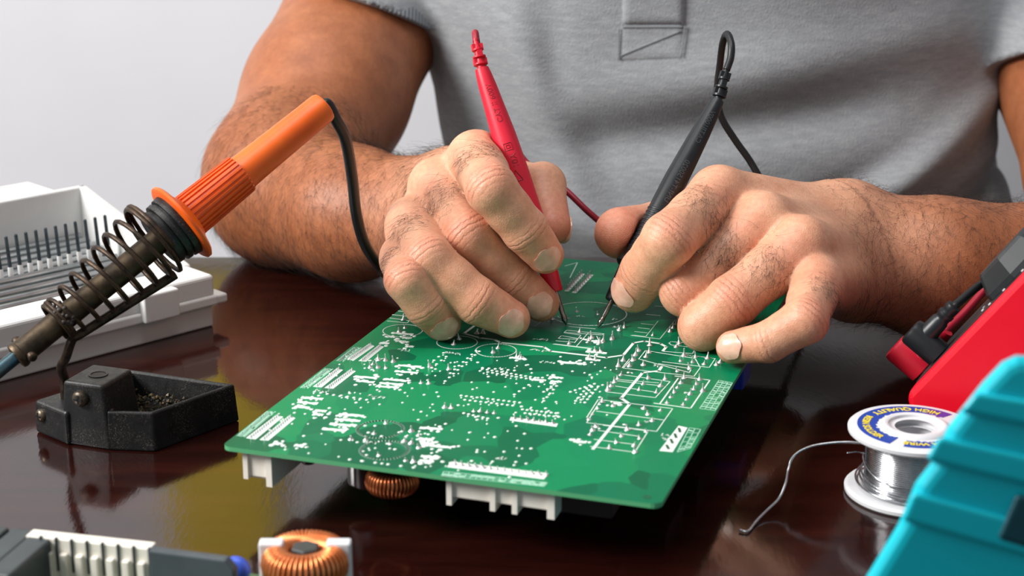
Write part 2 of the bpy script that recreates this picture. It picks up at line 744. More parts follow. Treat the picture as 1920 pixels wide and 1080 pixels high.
nv = len(BP)
A_tan = np.ones(nv, np.float32)
A_red = np.zeros(nv, np.float32)
A_wr = np.zeros(nv, np.float32)
A_wm = np.zeros(nv, np.float32)
A_disp = np.zeros(nv, np.float32)
HAIR_W = np.zeros(nv, np.float32)       # likelihood of hair
HAIR_D = np.zeros((nv, 3), np.float32)  # hair direction
for limb in LIMBS:
    w = (limb.w[0] + limb.w[1]) / 2
    near = np.linalg.norm(BP - w.astype(np.float32), axis=1) < 0.17
    ax = nrm(limb.a[0] - w)
    t = (BP - w) @ ax
    A_tan = np.where(near, np.minimum(A_tan, sstep(t, -0.035, 0.055)), A_tan)
    for k in limb.names:
        c, r = limb.f[k], limb.fr[k]
        fd = np.full(nv, 1.0, np.float32)
        idx = np.nonzero(np.linalg.norm(BP - ((c[0] + c[2]) / 2).astype(np.float32), axis=1) < 0.075)[0]
        own = limb.finger(BP[idx], k)
        oth = np.full(len(idx), 1.0, np.float32)
        for k2 in limb.names:
            if k2 != k:
                oth = np.minimum(oth, limb.finger(BP[idx], k2))
        mine = (own < 0.0035) & (own < oth)
        n = dorsal(limb, k)
        for j, st, wid in ((1, 1.0, 0.0062), (2, 0.75, 0.0036)):
            a = nrm(c[j + 1] - c[j - 1])
            nj = nrm(n - a * (n @ a))
            q = BP[idx] - c[j]
            x = q @ a
            dm = sstep(BN[idx] @ nj, 0.05, 0.7)
            m = np.exp(-(x / wid) ** 2) * dm * mine * st
            better = m > A_wm[idx]
            ii = idx[better]
            A_wm[ii] = m[better]
            A_wr[ii] = x[better] * 1000.0
            rad = np.exp(-(x / 0.008) ** 2) * dm * mine * (0.6 if j == 1 else 0.2)
            A_red[idx] = np.maximum(A_red[idx], rad)
            A_disp[idx] += 0.0003 * np.exp(-(x / 0.006) ** 2) * dm * mine * st
        # fingertip flush
        q = np.linalg.norm(BP[idx] - c[3], axis=1)
        A_red[idx] = np.maximum(A_red[idx], 0.75 * np.exp(-(q / 0.012) ** 2) * mine)
        # knuckle
        q = np.linalg.norm(BP[idx] - (c[0] + n * r[0]), axis=1)
        A_red[idx] = np.maximum(A_red[idx], 0.7 * np.exp(-(q / 0.010) ** 2))
        A_disp[idx] += 0.0016 * np.exp(-(q / 0.0085) ** 2)
        # hair on the proximal phalanx
        a = nrm(c[1] - c[0])
        x = (BP[idx] - c[0]) @ a / np.linalg.norm(c[1] - c[0])
        nj = nrm(n - a * (n @ a))
        hw = np.exp(-((x - 0.52) / 0.17) ** 2) * sstep(BN[idx] @ nj, 0.35, 0.8) * mine
        HAIR_W[idx] = np.maximum(HAIR_W[idx], 2.1 * hw)
        lat = np.cross(a, nj)
        HAIR_D[idx[hw > 0.02]] = a * 0.75 + lat * (0.65 if limb is RH else -0.5)
    # forearm hair
    far = np.linalg.norm(BP - limb.a[0].astype(np.float32), axis=1)
    e = limb.a[1] if limb is RH else limb.a[2]
    L = np.linalg.norm(e - w)
    axx = nrm(e - w)
    t = (BP - w) @ axx / L
    dist = np.linalg.norm((BP - w) - np.outer((BP - w) @ axx, axx), axis=1)
    fa = (t > -0.12) & (t < 1.15) & (dist < 0.062) & (BP[:, 2] < TZ + 0.16)
    onhand = sstep(t, -0.14, 0.02)
    HAIR_W = np.where(fa, np.maximum(HAIR_W, 0.55 * onhand), HAIR_W)
    cr = np.cross(axx, BN)
    HAIR_D[fa & (HAIR_W <= 0.56)] = (axx * 0.35 * (-1.0))[None, :] + cr[fa & (HAIR_W <= 0.56)] * (0.8 if limb is LH else -0.8)
    # thumb
    d = np.linalg.norm(BP - limb.th[3].astype(np.float32), axis=1)
    A_red = np.maximum(A_red, (1.35 if limb is LH else 0.9) * np.exp(-(d / 0.017) ** 2))

# ridges of the fingerprint on the thumb pad that faces the viewer
_d = np.linalg.norm(BP - (LH.th[3] + np.array([-0.004, -0.004, 0.010])).astype(np.float32), axis=1)
_m = np.exp(-(np.linalg.norm(BP - LH.th[3].astype(np.float32), axis=1) / 0.014) ** 2) * sstep(BN @ nrm(CAM - LH.th[3]), 0.2, 0.7) * 0.45
_k = _m > np.maximum(A_wm, 0.03)
A_wm[_k] = _m[_k]
A_wr[_k] = _d[_k] * 1000.0 * 5.0
BP = BP + BN * A_disp[:, None]
# crosswise creases on the knuckles, fine relief of the skin mesh itself
cre = -0.00010 * np.where(_k, 0.0, A_wm) * (np.cos(A_wr * 2 * math.pi / 2.3) > 0.55)
BP = BP + BN * cre[:, None]

# flesh flattens where it rests on the table top and on the circuit board
BN_ = None
_a = onh(415, 836, BZ)
_ex = nrm(onh(1238, 947, BZ) - _a)
_ey = np.array([-_ex[1], _ex[0], 0.0])
_q = BP - _a
_on = (_q @ _ex > -0.002) & (_q @ _ex < 0.176) & (_q @ _ey > -0.002) & (_q @ _ey < 0.30) & (BP[:, 2] > TZ + 0.012)
BP[:, 2] = np.where(_on, np.maximum(BP[:, 2], TZ + BZ + 0.0003), BP[:, 2])
_on = (BP[:, 1] < TEDGE + 0.001) & (BP[:, 2] > TZ - 0.1)
BP[:, 2] = np.where(_on, np.maximum(BP[:, 2], TZ + 0.0003), BP[:, 2])

m_skin = material('skin', srgb(205, 150, 118), 0.48)
_t = NT(m_skin)
_tan = _t.attr('tan').outputs['Fac']
_red = _t.attr('red').outputs['Fac']
_wr = _t.attr('wr').outputs['Fac']
_wm = _t.attr('wm').outputs['Fac']
_n1 = _t.noise(70.0, 5.0, 0.6)
_hand = _t.ramp(_n1, [(0.3, srgb(212, 150, 118)), (0.7, srgb(226, 172, 140))])
_arm = _t.ramp(_n1, [(0.3, srgb(150, 88, 54)), (0.7, srgb(172, 106, 68))])
_c = _t.mix(_tan, _hand, _arm)
_rf = _t.math('MULTIPLY', _red, _t.math('MULTIPLY_ADD', _t.noise(220.0, 3.0), 0.9, 0.15))
_c = _t.mix(_rf, _c, srgb(214, 118, 96))
_mott = _t.noise(420.0, 3.0, 0.6)
_c = _t.mix(0.22, _c, _t.ramp(_mott, [(0.35, (0.42, 0.30, 0.25)), (0.65, (1, 1, 1))]), 'MULTIPLY')
_wn = _t.math('MULTIPLY_ADD', _t.noise(330.0, 3.0, 0.6), 2.6, _wr)
_wave = _t.math('POWER', _t.math('MULTIPLY_ADD', _t.math('SINE', _t.math('MULTIPLY', _wn, 2.3)), 0.5, 0.5), 3.0)
_wh = _t.math('MULTIPLY', _wave, _wm)
_c = _t.mix(_t.math('MULTIPLY', _wh, 0.22), _c, srgb(150, 78, 58))
_t.set('Base Color', _c)
_t.b.inputs['Subsurface Weight'].default_value = 0.16
_t.b.inputs['Subsurface Radius'].default_value = (1.0, 0.32, 0.16)
_t.b.inputs['Subsurface Scale'].default_value = 0.0035
_v = _t.n('ShaderNodeTexVoronoi', feature='DISTANCE_TO_EDGE')
_v.inputs['Scale'].default_value = 900.0
_t.l(_t.pos(), _v.inputs['Vector'])
_b1 = _t.bump(_t.math('MINIMUM', _v.outputs['Distance'], 0.3), 0.00022, 0.6)
_b2 = _t.bump(_t.math('MULTIPLY', _wh, -1.0), 0.0004, 0.65, _b1)
_b3 = _t.bump(_t.noise(160.0, 4.0, 0.6), 0.0004, 0.5, _b2)
_t.set('Normal', _b3)
_t.set('Roughness', _t.math('MULTIPLY_ADD', _t.noise(300.0, 3.0), 0.2, 0.36))

person = empty('person', (TX, TY, 0.0))
tag(person, 'person in a grey short-sleeved polo shirt holding both test probes on the circuit board', 'person')
me = bpy.data.meshes.new('body')
me.vertices.add(nv)
me.vertices.foreach_set('co', BP.astype(np.float32).ravel())
nq = len(BQ)
me.loops.add(nq * 4)
me.loops.foreach_set('vertex_index', BQ.astype(np.int32).ravel())
me.polygons.add(nq)
me.polygons.foreach_set('loop_start', np.arange(0, nq * 4, 4, dtype=np.int32))
me.polygons.foreach_set('use_smooth', np.ones(nq, bool))
me.update(calc_edges=True)
me.validate()
for nm, arr in (('tan', A_tan), ('red', A_red), ('wr', A_wr), ('wm', A_wm)):
    at = me.attributes.new(nm, 'FLOAT', 'POINT')
    at.data.foreach_set('value', arr.astype(np.float32))
me.materials.append(m_skin)
body = bpy.data.objects.new('body', me)
link(body)
adopt(body, person)
body['label'] = 'tanned bare arms and hands'

# ------------------------------------------------------------------ fingernails
m_nail = material('fingernail', srgb(226, 176, 152), 0.28, coat=0.3)
_t = NT(m_nail)
_t.set('Base Color', _t.ramp(_t.noise(260.0, 3.0), [(0.3, srgb(214, 160, 138)), (0.7, srgb(232, 186, 164))]))
_t.b.inputs['Subsurface Weight'].default_value = 0.1
_t.b.inputs['Subsurface Scale'].default_value = 0.002


def nail(fn, c2, tip, r, n, half=44, back=0.0082, fore=0.0042):
    a = nrm(tip - c2)
    n = nrm(n - a * (n @ a))
    l = np.cross(a, n)
    NU, NVv = 13, 11
    top, base = [], []
    for j in range(NVv):
        v = j / (NVv - 1)
        w = (1 - abs(2 * v - 1) ** 3.2) ** 0.5 if v < 0.5 else (1 - (abs(2 * v - 1) ** 5.0) * 0.75) ** 0.5
        w = max(w, 0.35)
        for i in range(NU):
            u = -1 + 2 * i / (NU - 1)
            th = math.radians(half) * u * w
            edge = (0.0012 * u * u) * (1 if v > 0.5 else -1)
            o = tip + a * (-back + (back + fore) * v - edge)
            dr = n * math.cos(th) + l * math.sin(th)
            top.append([o, dr, r * (0.93 - 0.12 * max(0, v - 0.7))])
    O_, D_ = np.array([q[0] for q in top]), np.array([q[1] for q in top])
    R_ = np.full(len(top), 0.02)
    for _ in range(14):
        R_ -= fn(O_ + D_ * R_[:, None]) * 0.9
    for q, x in zip(top, R_):
        q[2] = max(x, q[2])
    vt = [o + dr * (rho + 0.0007) for o, dr, rho in top]
    vb = [o + dr * (rho - 0.0012) for o, dr, rho in top]
    n0 = len(vt)
    f = []
    for j in range(NVv - 1):
        for i in range(NU - 1):
            q = (j * NU + i, j * NU + i + 1, (j + 1) * NU + i + 1, (j + 1) * NU + i)
            f.append(q)
            f.append(tuple(n0 + x for x in q[::-1]))
    rim = [i for i in range(NU)] + [j * NU + NU - 1 for j in range(1, NVv)] + [(NVv - 1) * NU + i for i in range(NU - 2, -1, -1)] + [j * NU for j in range(NVv - 2, 0, -1)]
    for i in range(len(rim)):
        x, y = rim[i], rim[(i + 1) % len(rim)]
        f.append((x, n0 + x, n0 + y, y))
    part('fingernail', vt + vb, f, m_nail, person, True, 50)


for limb in LIMBS:
    for k in limb.names:
        c, r = limb.f[k], limb.fr[k]
        n = dorsal(limb, k)
        if limb is LH and k in ('middle', 'ring'):
            continue              # curled under, nails out of sight
        if limb is LH and k == 'index':
            n = n + np.array([-0.55, 0, 0])
        if limb is LH and k == 'pinky':
            n = n + np.array([-0.3, 0, 0.4])
        nail(lambda q, k=k, limb=limb: limb.finger(q.astype(np.float32), k), c[2], c[3], r[3], n)
    nail(lambda q, limb=limb: limb.thumb(q.astype(np.float32)), limb.th[2], limb.th[3], limb.thr[3], (limb.th[3] - CAM) if limb is LH else np.array([0.5, 1.0, 0.0]), 48, 0.009, 0.006)

# ------------------------------------------------------------------ hair on forearms and fingers
random.seed(4)
rng = np.random.default_rng(7)
tri = BP[BQ]
area = np.linalg.norm(np.cross(tri[:, 2] - tri[:, 0], tri[:, 3] - tri[:, 1]), axis=1) * 0.5
fw = HAIR_W[BQ].mean(1)
facing = ((tri.mean(1) - CAM) * BN[BQ[:, 0]]).sum(1) < 0.25
pr = area * fw * facing
pr /= pr.sum()
NH = 14000
pick = rng.choice(len(BQ), NH, p=pr)
m_hair = material('dark_hair', srgb(34, 22, 16), 0.5)
hc = bpy.data.curves.new('arm_hair', 'CURVE')
hc.dimensions = '3D'
hc.bevel_depth = 0.000045
hc.bevel_resolution = 0
hc.use_fill_caps = False
for q in pick:
    i = BQ[q]
    u = rng.random(4)
    u /= u.sum()
    p0 = (BP[i] * u[:, None]).sum(0)
    n = BN[i[0]]
    d = HAIR_D[i].mean(0)
    d = d + rng.normal(0, 0.35, 3)
    d = d - n * (d @ n)
    if np.linalg.norm(d) < 1e-6:
        continue
    d = nrm(d)
    onfing = fw[q] > 0.6
    L = rng.uniform(0.003, 0.0065) if onfing else rng.uniform(0.006, 0.015)
    lift = rng.uniform(0.10, 0.45)
    sd = np.cross(n, d) * rng.normal(0, 0.5)
    K = 5
    s = hc.splines.new('POLY')
    s.points.add(K - 1)
    for k in range(K):
        t = k / (K - 1)
        p = p0 + (d * t + sd * t * t + n * (lift * (t - 0.55 * t * t) * 1.6)) * L
        s.points[k].co = (p[0], p[1], p[2], 1.0)
        s.points[k].radius = 1.0 - 0.75 * t
hc.materials.append(m_hair)
hair = bpy.data.objects.new('arm_hair', hc)
link(hair)
adopt(hair, person)
hair['kind'] = 'stuff'
hair['label'] = 'fine dark hair on forearms and finger backs'

# ------------------------------------------------------------------ polo shirt
HEM_R = atd(735, 52, 1.115)
HEM_L = atd(1885, 115, 1.10)
AX_R = nrm(RGT * 0.31 + UPV * 0.95)
AX_L = nrm(RGT * -0.196 + UPV * 0.98)


def folds(p):
    """soft cloth folds over the chest, by place on the body"""
    x, z = p[:, 0], p[:, 2] - TZ
    f = 0.0
    def ridge(x0, z0, x1, z1, w, h):
        h = h * 1.5
        a = np.array([x0, z0])
        b = np.array([x1, z1])
        ba = b - a
        q = np.stack([x, z], -1) - a
        t = np.clip(q @ ba / (ba @ ba), 0, 1)
        d = np.linalg.norm(q - t[:, None] * ba, axis=1)
        return h * np.exp(-(d / w) ** 2) * np.sin(np.pi * np.clip(t * 0.9 + 0.05, 0, 1))
    f = f + ridge(-0.01, 0.16, 0.06, -0.02, 0.016, 0.006)
    f = f + ridge(0.02, 0.17, 0.03, 0.05, 0.012, -0.002)
    f = f + ridge(0.03, 0.055, 0.24, 0.085, 0.016, -0.007)
    f = f + ridge(0.02, 0.085, 0.30, 0.13, 0.018, 0.004)
    f = f + ridge(0.16, -0.02, 0.34, 0.10, 0.014, 0.007)
    f = f + ridge(0.20, -0.045, 0.34, 0.035, 0.012, -0.007)
    f = f + ridge(0.24, -0.06, 0.33, -0.01, 0.012, 0.006)
    f = f + ridge(0.10, -0.03, 0.30, 0.075, 0.012, -0.004)
    f = f + ridge(-0.03, 0.03, 0.10, -0.02, 0.014, 0.004)
    f = f + 0.0022 * np.sin(x * 33 + z * 21 + 1.7) * np.sin(z * 40 - x * 11)
    return f


def sleeve(p, limb, hem, ax, grow, cut=True):
    p = p.astype(np.float32)
    d = None
    for i in range(3, len(limb.a) - 1):
        e = seg_d(p, limb.a[i], limb.a[i + 1], limb.ar[i] + grow, limb.ar[i + 1] + grow)
        d = e if d is None else smin(d, e, 0.02)
    if not cut:
        return d
    return np.maximum(d, -((p - hem.astype(np.float32)) @ ax.astype(np.float32)))


def shirt_sdf(p):
    p = p.astype(np.float32)
    t = torso_core(p, 0.0)
    d = smin(t, seg_d(p, SHR, SHL, 0.062, 0.062), 0.05)
    d = smin(d, sleeve(p, RH, HEM_R, AX_R, 0.0065), 0.014)
    d = smin(d, sleeve(p, LH, HEM_L, AX_L, 0.0075), 0.014)
    front = (p[:, 1] < TY)
    d = np.where(front, d - folds(p), d)
    neck = (SHR + SHL) / 2 + np.array([0, -0.01, 0.085])
    return d.astype(np.float32)


sx_ = axis_grid(-0.22, 0.48, -0.08, 0.36, 0.0032, 0.008)
sy_ = axis_grid(TEDGE - 0.03, TEDGE + 0.36, TEDGE - 0.02, TEDGE + 0.2, 0.0032, 0.008)
sz_ = axis_grid(TZ - 0.45, TZ + 0.46, TZ - 0.10, TZ + 0.2, 0.0032, 0.008)
SP, SQ = iso_mesh(shirt_sdf, sx_, sy_, sz_)
SP = snap(shirt_sdf, SP, 0.0, 2)
m_shirt = material('grey_pique', srgb(150, 153, 157), 0.95, spec=0.2)
_t = NT(m_shirt)
_h = _t.noise(240.0, 5.0, 0.7, _t.scaled((0.35, 0.35, 1.6)))
_h2 = _t.noise(1400.0, 2.0, 0.6)
_c = _t.ramp(_h, [(0.3, srgb(142, 145, 149)), (0.5, srgb(154, 157, 161)), (0.7, srgb(167, 170, 173))])
_c = _t.mix(0.30, _c, _t.ramp(_h2, [(0.3, (0.45, 0.45, 0.46)), (0.7, (1, 1, 1))]), 'MULTIPLY')
_t.set('Base Color', _c)
_v = _t.n('ShaderNodeTexVoronoi')
_v.inputs['Scale'].default_value = 1050.0
_t.l(_t.pos(), _v.inputs['Vector'])
_t.set('Normal', _t.bump(_v.outputs['Distance'], 0.0004, 0.6))
_t.b.inputs['Sheen Weight'].default_value = 0.25
shirt = part('polo_shirt', SP, SQ, m_shirt, person, True, None, False)
shirt['label'] = 'heather grey polo shirt'

# ribbed cuffs
m_rib = material('grey_ribbing', srgb(140, 145, 150), 0.95, spec=0.2)
_t = NT(m_rib)
_w = _t.attr('rib').outputs['Fac']
_s = _t.math('MULTIPLY_ADD', _t.math('SINE', _t.math('MULTIPLY', _w, 2 * math.pi)), 0.5, 0.5)
_t.set('Base Color', _t.mix(_s, srgb(118, 124, 130), srgb(152, 157, 162)))
_t.set('Normal', _t.bump(_s, 0.0008, 0.8))


def cuff(limb, hem, ax, grow, wid):
    ref = nrm(np.cross(ax, [0, 1.0, 0.2]))
    g = np.cross(ax, ref)
    N = 120
    rows = [(0.0, -0.004), (0.0, 0.0), (0.0006, 0.0016), (0.0016, 0.0022), (wid - 0.002, 0.0022), (wid - 0.0008, 0.0016), (wid, -0.001)]
    # centre of the sleeve at the hem
    best = None
    for i in range(3, len(limb.a) - 1):
        a, b = limb.a[i], limb.a[i + 1]
        t = ((hem - a) @ ax) / ((b - a) @ ax)
        if 0 <= t <= 1.0:
            best = (a + (b - a) * t, limb.ar[i] + (limb.ar[i + 1] - limb.ar[i]) * t)
    c, r = best
    v, f, rib = [], [], []
    for s, o in rows:
        for k in range(N):
            w = 2 * math.pi * k / N
            v.append((s, ref * math.cos(w) + g * math.sin(w), o))
            rib.append(k * 1.0 / N * 150)
    Q_ = np.array([c + ax * (q[0] + 0.003) for q in v])
    D_ = np.array([q[1] for q in v])
    R_ = np.full(len(v), r + 0.045)
    for _ in range(10):
        R_ -= sleeve(Q_ + D_ * R_[:, None], limb, hem, ax, grow, False) * 0.9
    v = [c + ax * (q[0] - 0.0005) + q[1] * (min(x, r + 0.03) + q[2]) for q, x in zip(v, R_)]
    for i in range(len(rows) - 1):
        for k in range(N):
            k2 = (k + 1) % N
            f.append((i * N + k, i * N + k2, (i + 1) * N + k2, (i + 1) * N + k))
    o = part('sleeve_cuff', v, f, m_rib, shirt, True)
    at = o.data.attributes.new('rib', 'FLOAT', 'POINT')
    at.data.foreach_set('value', np.array(rib, np.float32))
    return o


cuff(RH, HEM_R, AX_R, 0.0065, 0.024)
cuff(LH, HEM_L, AX_L, 0.0075, 0.020)


# button placket and its stitching
def on_shirt(uv, lift):
    R_ = np.array([nrm(ray(u, v)) for u, v in uv])
    t = np.full(len(R_), 0.95)
    for _ in range(30):
        t += shirt_sdf(CAM + R_ * t[:, None]) * 0.8
    p = CAM + R_ * t[:, None]
    return p + grad(shirt_sdf, p) * np.asarray(lift)[:, None]


def patch(name, quad, nu, nv_, h, mat):
    (a, b, c, d) = [np.array(q, float) for q in quad]
    top, bot = [], []
    for j in range(nv_ + 1):
        for i in range(nu + 1):
            s, t = i / nu, j / nv_
            u, v = (a * (1 - s) + b * s) * (1 - t) + (d * (1 - s) + c * s) * t
            edge = 0.35 if (i in (0, nu) or j in (0, nv_)) else 1.0
            top.append((u, v))
            bot.append(h * edge)
    uv = top
    top = list(on_shirt(uv, bot))
    bot = list(on_shirt(uv, [-0.002] * len(uv)))
    n0 = len(top)
    W = nu + 1
    f = []
    for j in range(nv_):
        for i in range(nu):
            q = (j * W + i, j * W + i + 1, (j + 1) * W + i + 1, (j + 1) * W + i)
            f += [q, tuple(n0 + x for x in q[::-1])]
    rim = list(range(W)) + [j * W + nu for j in range(1, nv_ + 1)] + [nv_ * W + i for i in range(nu - 1, -1, -1)] + [j * W for j in range(nv_ - 1, 0, -1)]
    for i in range(len(rim)):
        x, y = rim[i], rim[(i + 1) % len(rim)]
        f.append((x, n0 + x, n0 + y, y))
    return part(name, top + bot, f, mat, shirt, True, 60)


pl = patch('placket', [(1170, -150), (1287, -150), (1283, 47), (1166, 47)], 14, 20, 0.0030, m_shirt)
pb = patch('placket_box', [(1166, 40), (1282, 40), (1277, 108), (1160, 112)], 14, 10, 0.0013, m_shirt)
m_thread = material('grey_thread', srgb(128, 131, 135), 0.9)
for q in ([(1166, 50), (1282, 50)], [(1164, 104), (1276, 58)], [(1160, 110), (1160, 52)], [(1284, 48), (1277, 106)]):
    pts = on_shirt([(q[0][0] + (q[1][0] - q[0][0]) * t, q[0][1] + (q[1][1] - q[0][1]) * t) for t in np.linspace(0, 1, 16)], [0.0016] * 16)
    MB().tube(pts, 0.0005, 6).part('stitching', m_thread, pb, True)

# ------------------------------------------------------------------ the circuit board
BA = onh(415, 836, BZ)
BB = onh(1238, 947, BZ)
EX = nrm(BB - BA)
EY = np.array([-EX[1], EX[0], 0.0])
EZ = np.array([0, 0, 1.0])
BW, BL, BT = 0.1727 * 1.0, 0.293, 0.0018
BW = float(np.linalg.norm(BB - BA))
BL = float((onh(1110, 489, BZ) - BA) @ EY)


def bxy(u, v):
    p = onh(u, v, BZ) - BA
    return float(p @ EX), float(p @ EY)


def bpt(x, y, z=0.0):
    return BA + EX * x + EY * y + EZ * z


m_pcb = material('green_solder_mask', srgb(0, 118, 74), 0.30, spec=0.15)
_t = NT(m_pcb)
_v = _t.n('ShaderNodeTexVoronoi', distance='MANHATTAN')
_v.inputs['Scale'].default_value = 38.0
_nz = _t.n('ShaderNodeTexNoise')
_nz.inputs['Scale'].default_value = 26.0
_nz.inputs['Detail'].default_value = 1.0
_t.l(_t.pos(), _nz.inputs['Vector'])
_ad = _t.n('ShaderNodeVectorMath', operation='MULTIPLY_ADD')
_t.l(_nz.outputs['Color'], _ad.inputs[0])
_ad.inputs[1].default_value = (0.012, 0.012, 0.012)
_t.l(_t.pos(), _ad.inputs[2])
_t.l(_ad.outputs[0], _v.inputs['Vector'])
_cell = _t.n('ShaderNodeSeparateColor')
_t.l(_v.outputs['Color'], _cell.inputs[0])
_c = _t.ramp(_cell.outputs[0], [(0.2, srgb(0, 92, 62)), (0.5, srgb(0, 114, 76)), (0.8, srgb(4, 128, 80))])
_t.set('Base Color', _c)
_t.set('Roughness', _t.math('MULTIPLY_ADD', _t.noise(120.0, 4.0), 0.22, 0.26))
m_pcb_edge = material('board_edge', srgb(80, 160, 110), 0.55)
m_silk = material('white_print', srgb(222, 232, 224), 0.6)
m_silk2 = material('thin_white_print', srgb(168, 214, 190), 0.6)
m_solder = worn('solder', srgb(198, 198, 196), srgb(226, 226, 224), 600.0, 0.30, 0.75, rough2=0.45)
m_dkpad = material('dark_pad', srgb(4, 84, 52), 0.35)

pcb = empty('circuit_board', bpt(BW / 2, BL / 2, -0.02))
tag(pcb, 'large green circuit board with white tracks and solder pins, under both hands', 'circuit board')
_p = []
rc = 0.0035
for cx, cy, a0 in ((rc, rc, 180), (BW - rc, rc, 270), (BW - rc, BL - rc, 0), (rc, BL - rc, 90)):
    for k in range(5):
        w = math.radians(a0 + k * 22.5)
        _p.append((cx + rc * math.cos(w), cy + rc * math.sin(w)))
brd = MB().prism(BA, EX, EY, EZ, _p, -BT, 0.0).part('board', m_pcb, pcb)
brd.data.materials.append(m_pcb_edge)
for f in brd.data.polygons:
    if abs(f.normal.z) < 0.5:
        f.material_index = 1


def line(mb, pts, w, z=0.00007):
    """a printed track of width w through board points"""
    P = [np.array(p, float) for p in pts]
    for i in range(len(P) - 1):
        a, b = P[i], P[i + 1]
        d = b - a
        L = np.linalg.norm(d)
        if L < 1e-6:
            continue
        d /= L
        n = np.array([-d[1], d[0]]) * w / 2
        a2, b2 = a - d * w * 0.4, b + d * w * 0.4
        q = [a2 + n, a2 - n, b2 - n, b2 + n]
        mb.hexa([bpt(x, y, -0.0001) for x, y in q] + [bpt(x, y, z) for x, y in q])


def px(pts):
    return [bxy(u, v) for u, v in pts]


def crop(ox, oy, sc, pts):
    return [(ox + a / sc, oy + b / sc) for a, b in pts]


C4 = lambda pts: crop(1100, 600, 4.153, pts)
C3 = lambda pts: crop(900, 600, 4.911, pts)
C5 = lambda pts: crop(700, 480, 3.2, pts)
C2 = lambda pts: crop(640, 640, 4.153, pts)
C1 = lambda pts: crop(400, 600, 4.153, pts)

# heavy white tracks
for pts in (C5([(640, 395), (545, 465)]) + C3([(0, 165), (130, 180), (190, 208), (590, 250), (650, 288), (1165, 348)]) + C4([(285, 275), (365, 180), (450, 165), (575, 185), (620, 210), (595, 240)]),
            C4([(582, 368), (562, 397), (435, 412), (270, 610), (335, 655), (50, 1005)])):
    mb = MB()
    line(mb, px(pts), 0.0013, 0.00012)
    mb.part('track', m_silk, pcb)
mb = MB()
for pts in ([(690, 437), (960, 468), (810, 688), (525, 648)], [(712, 455), (572, 650)]):
    line(mb, px(C4(pts)), 0.0006)
for pts in ([(350, 305), (285, 375), (835, 440), (885, 372)], [(405, 305), (458, 238), (845, 300), (885, 372)], [(410, 305), (800, 410), (815, 380), (560, 340)],
            [(590, 325), (955, 370), (1002, 300), (760, 270)], [(600, 245), (825, 262), (845, 225)], [(640, 180), (660, 168), (780, 180), (920, 215), (900, 222), (660, 195), (640, 180)],
            [(270, 425), (650, 480), (535, 605), (155, 560)], [(250, 465), (560, 490)], [(225, 515), (520, 560)], [(240, 475), (600, 515)],
            [(90, 620), (670, 690), (545, 868), (0, 800)], [(90, 620), (0, 760)], [(75, 710), (605, 780)], [(100, 640), (0, 800)],
            [(90, 860), (400, 905)], [(60, 930), (380, 970)], [(30, 985), (375, 1030), (480, 865), (130, 820)],
            [(345, 120), (570, 148), (640, 60), (690, 0)], [(345, 120), (365, 118), (460, 130), (555, 10)], [(375, 90), (470, 100)], [(400, 60), (490, 70)], [(425, 28), (520, 38)]):
    line(mb, px(C4(pts)), 0.00038)
for pts in ([(800, 95), (1145, 128), (1120, 138), (775, 115), (800, 95)], [(750, 145), (900, 170), (890, 178), (720, 170), (750, 145)], [(775, 118), (930, 140), (870, 210)],
            [(700, 192), (860, 205)], [(670, 222), (690, 220), (1030, 262)], [(890, 240), (995, 122)], [(820, 60), (1060, 82)], [(1075, 150), (1095, 190)], [(1310, 440), (1375, 360)], [(670, 222), (1020, 266)]):
    line(mb, px(C3(pts)), 0.00038)
for pts in ([(170, 310), (240, 318)], [(150, 330), (250, 342), (230, 375)], [(115, 352), (225, 365)], [(100, 372), (215, 388)], [(85, 390), (205, 402), (245, 350)], [(240, 395), (285, 365)],
            [(1690, 300), (1745, 305)], [(1640, 350), (1720, 358)], [(970, 420), (1060, 360)], [(1000, 380), (1060, 392)], [(1150, 60), (1225, 40), (1180, 130)]):
    line(mb, px(C5(pts)), 0.00038)


def ring(mb, u, v, rpx, w):
    c = np.array(bxy(u, v))
    r = rpx / FPX * depth_of(onh(u, v, BZ))
    N = 44
    line(mb, [c + r * np.array([math.cos(2 * math.pi * k / N), math.sin(2 * math.pi * k / N)]) for k in range(N + 1)], w)


for u, v, r in ((755, 620, 37), (857, 642, 38), (930, 657, 38), (1103, 588, 72)):
    ring(mb, u, v, r, 0.0005)
o = mb.part('silkscreen_lines', m_silk, pcb, fix=False)
o['kind'] = 'stuff'
mb = MB()
ring(mb, 713, 805, 43, 0.0013)
ring(mb, 721, 844, 45, 0.0013)
for q in ([(330, 480), (890, 555)], [(310, 470), (860, 590)]):
    pass
o = mb.part('component_outline', m_silk2, pcb, fix=False)


def quad(name, pts, mat, z):
    q = px(pts)
    mb = MB()
    mb.hexa([bpt(x, y, -0.0001) for x, y in q] + [bpt(x, y, z) for x, y in q])
    return mb.part(name, mat, pcb)


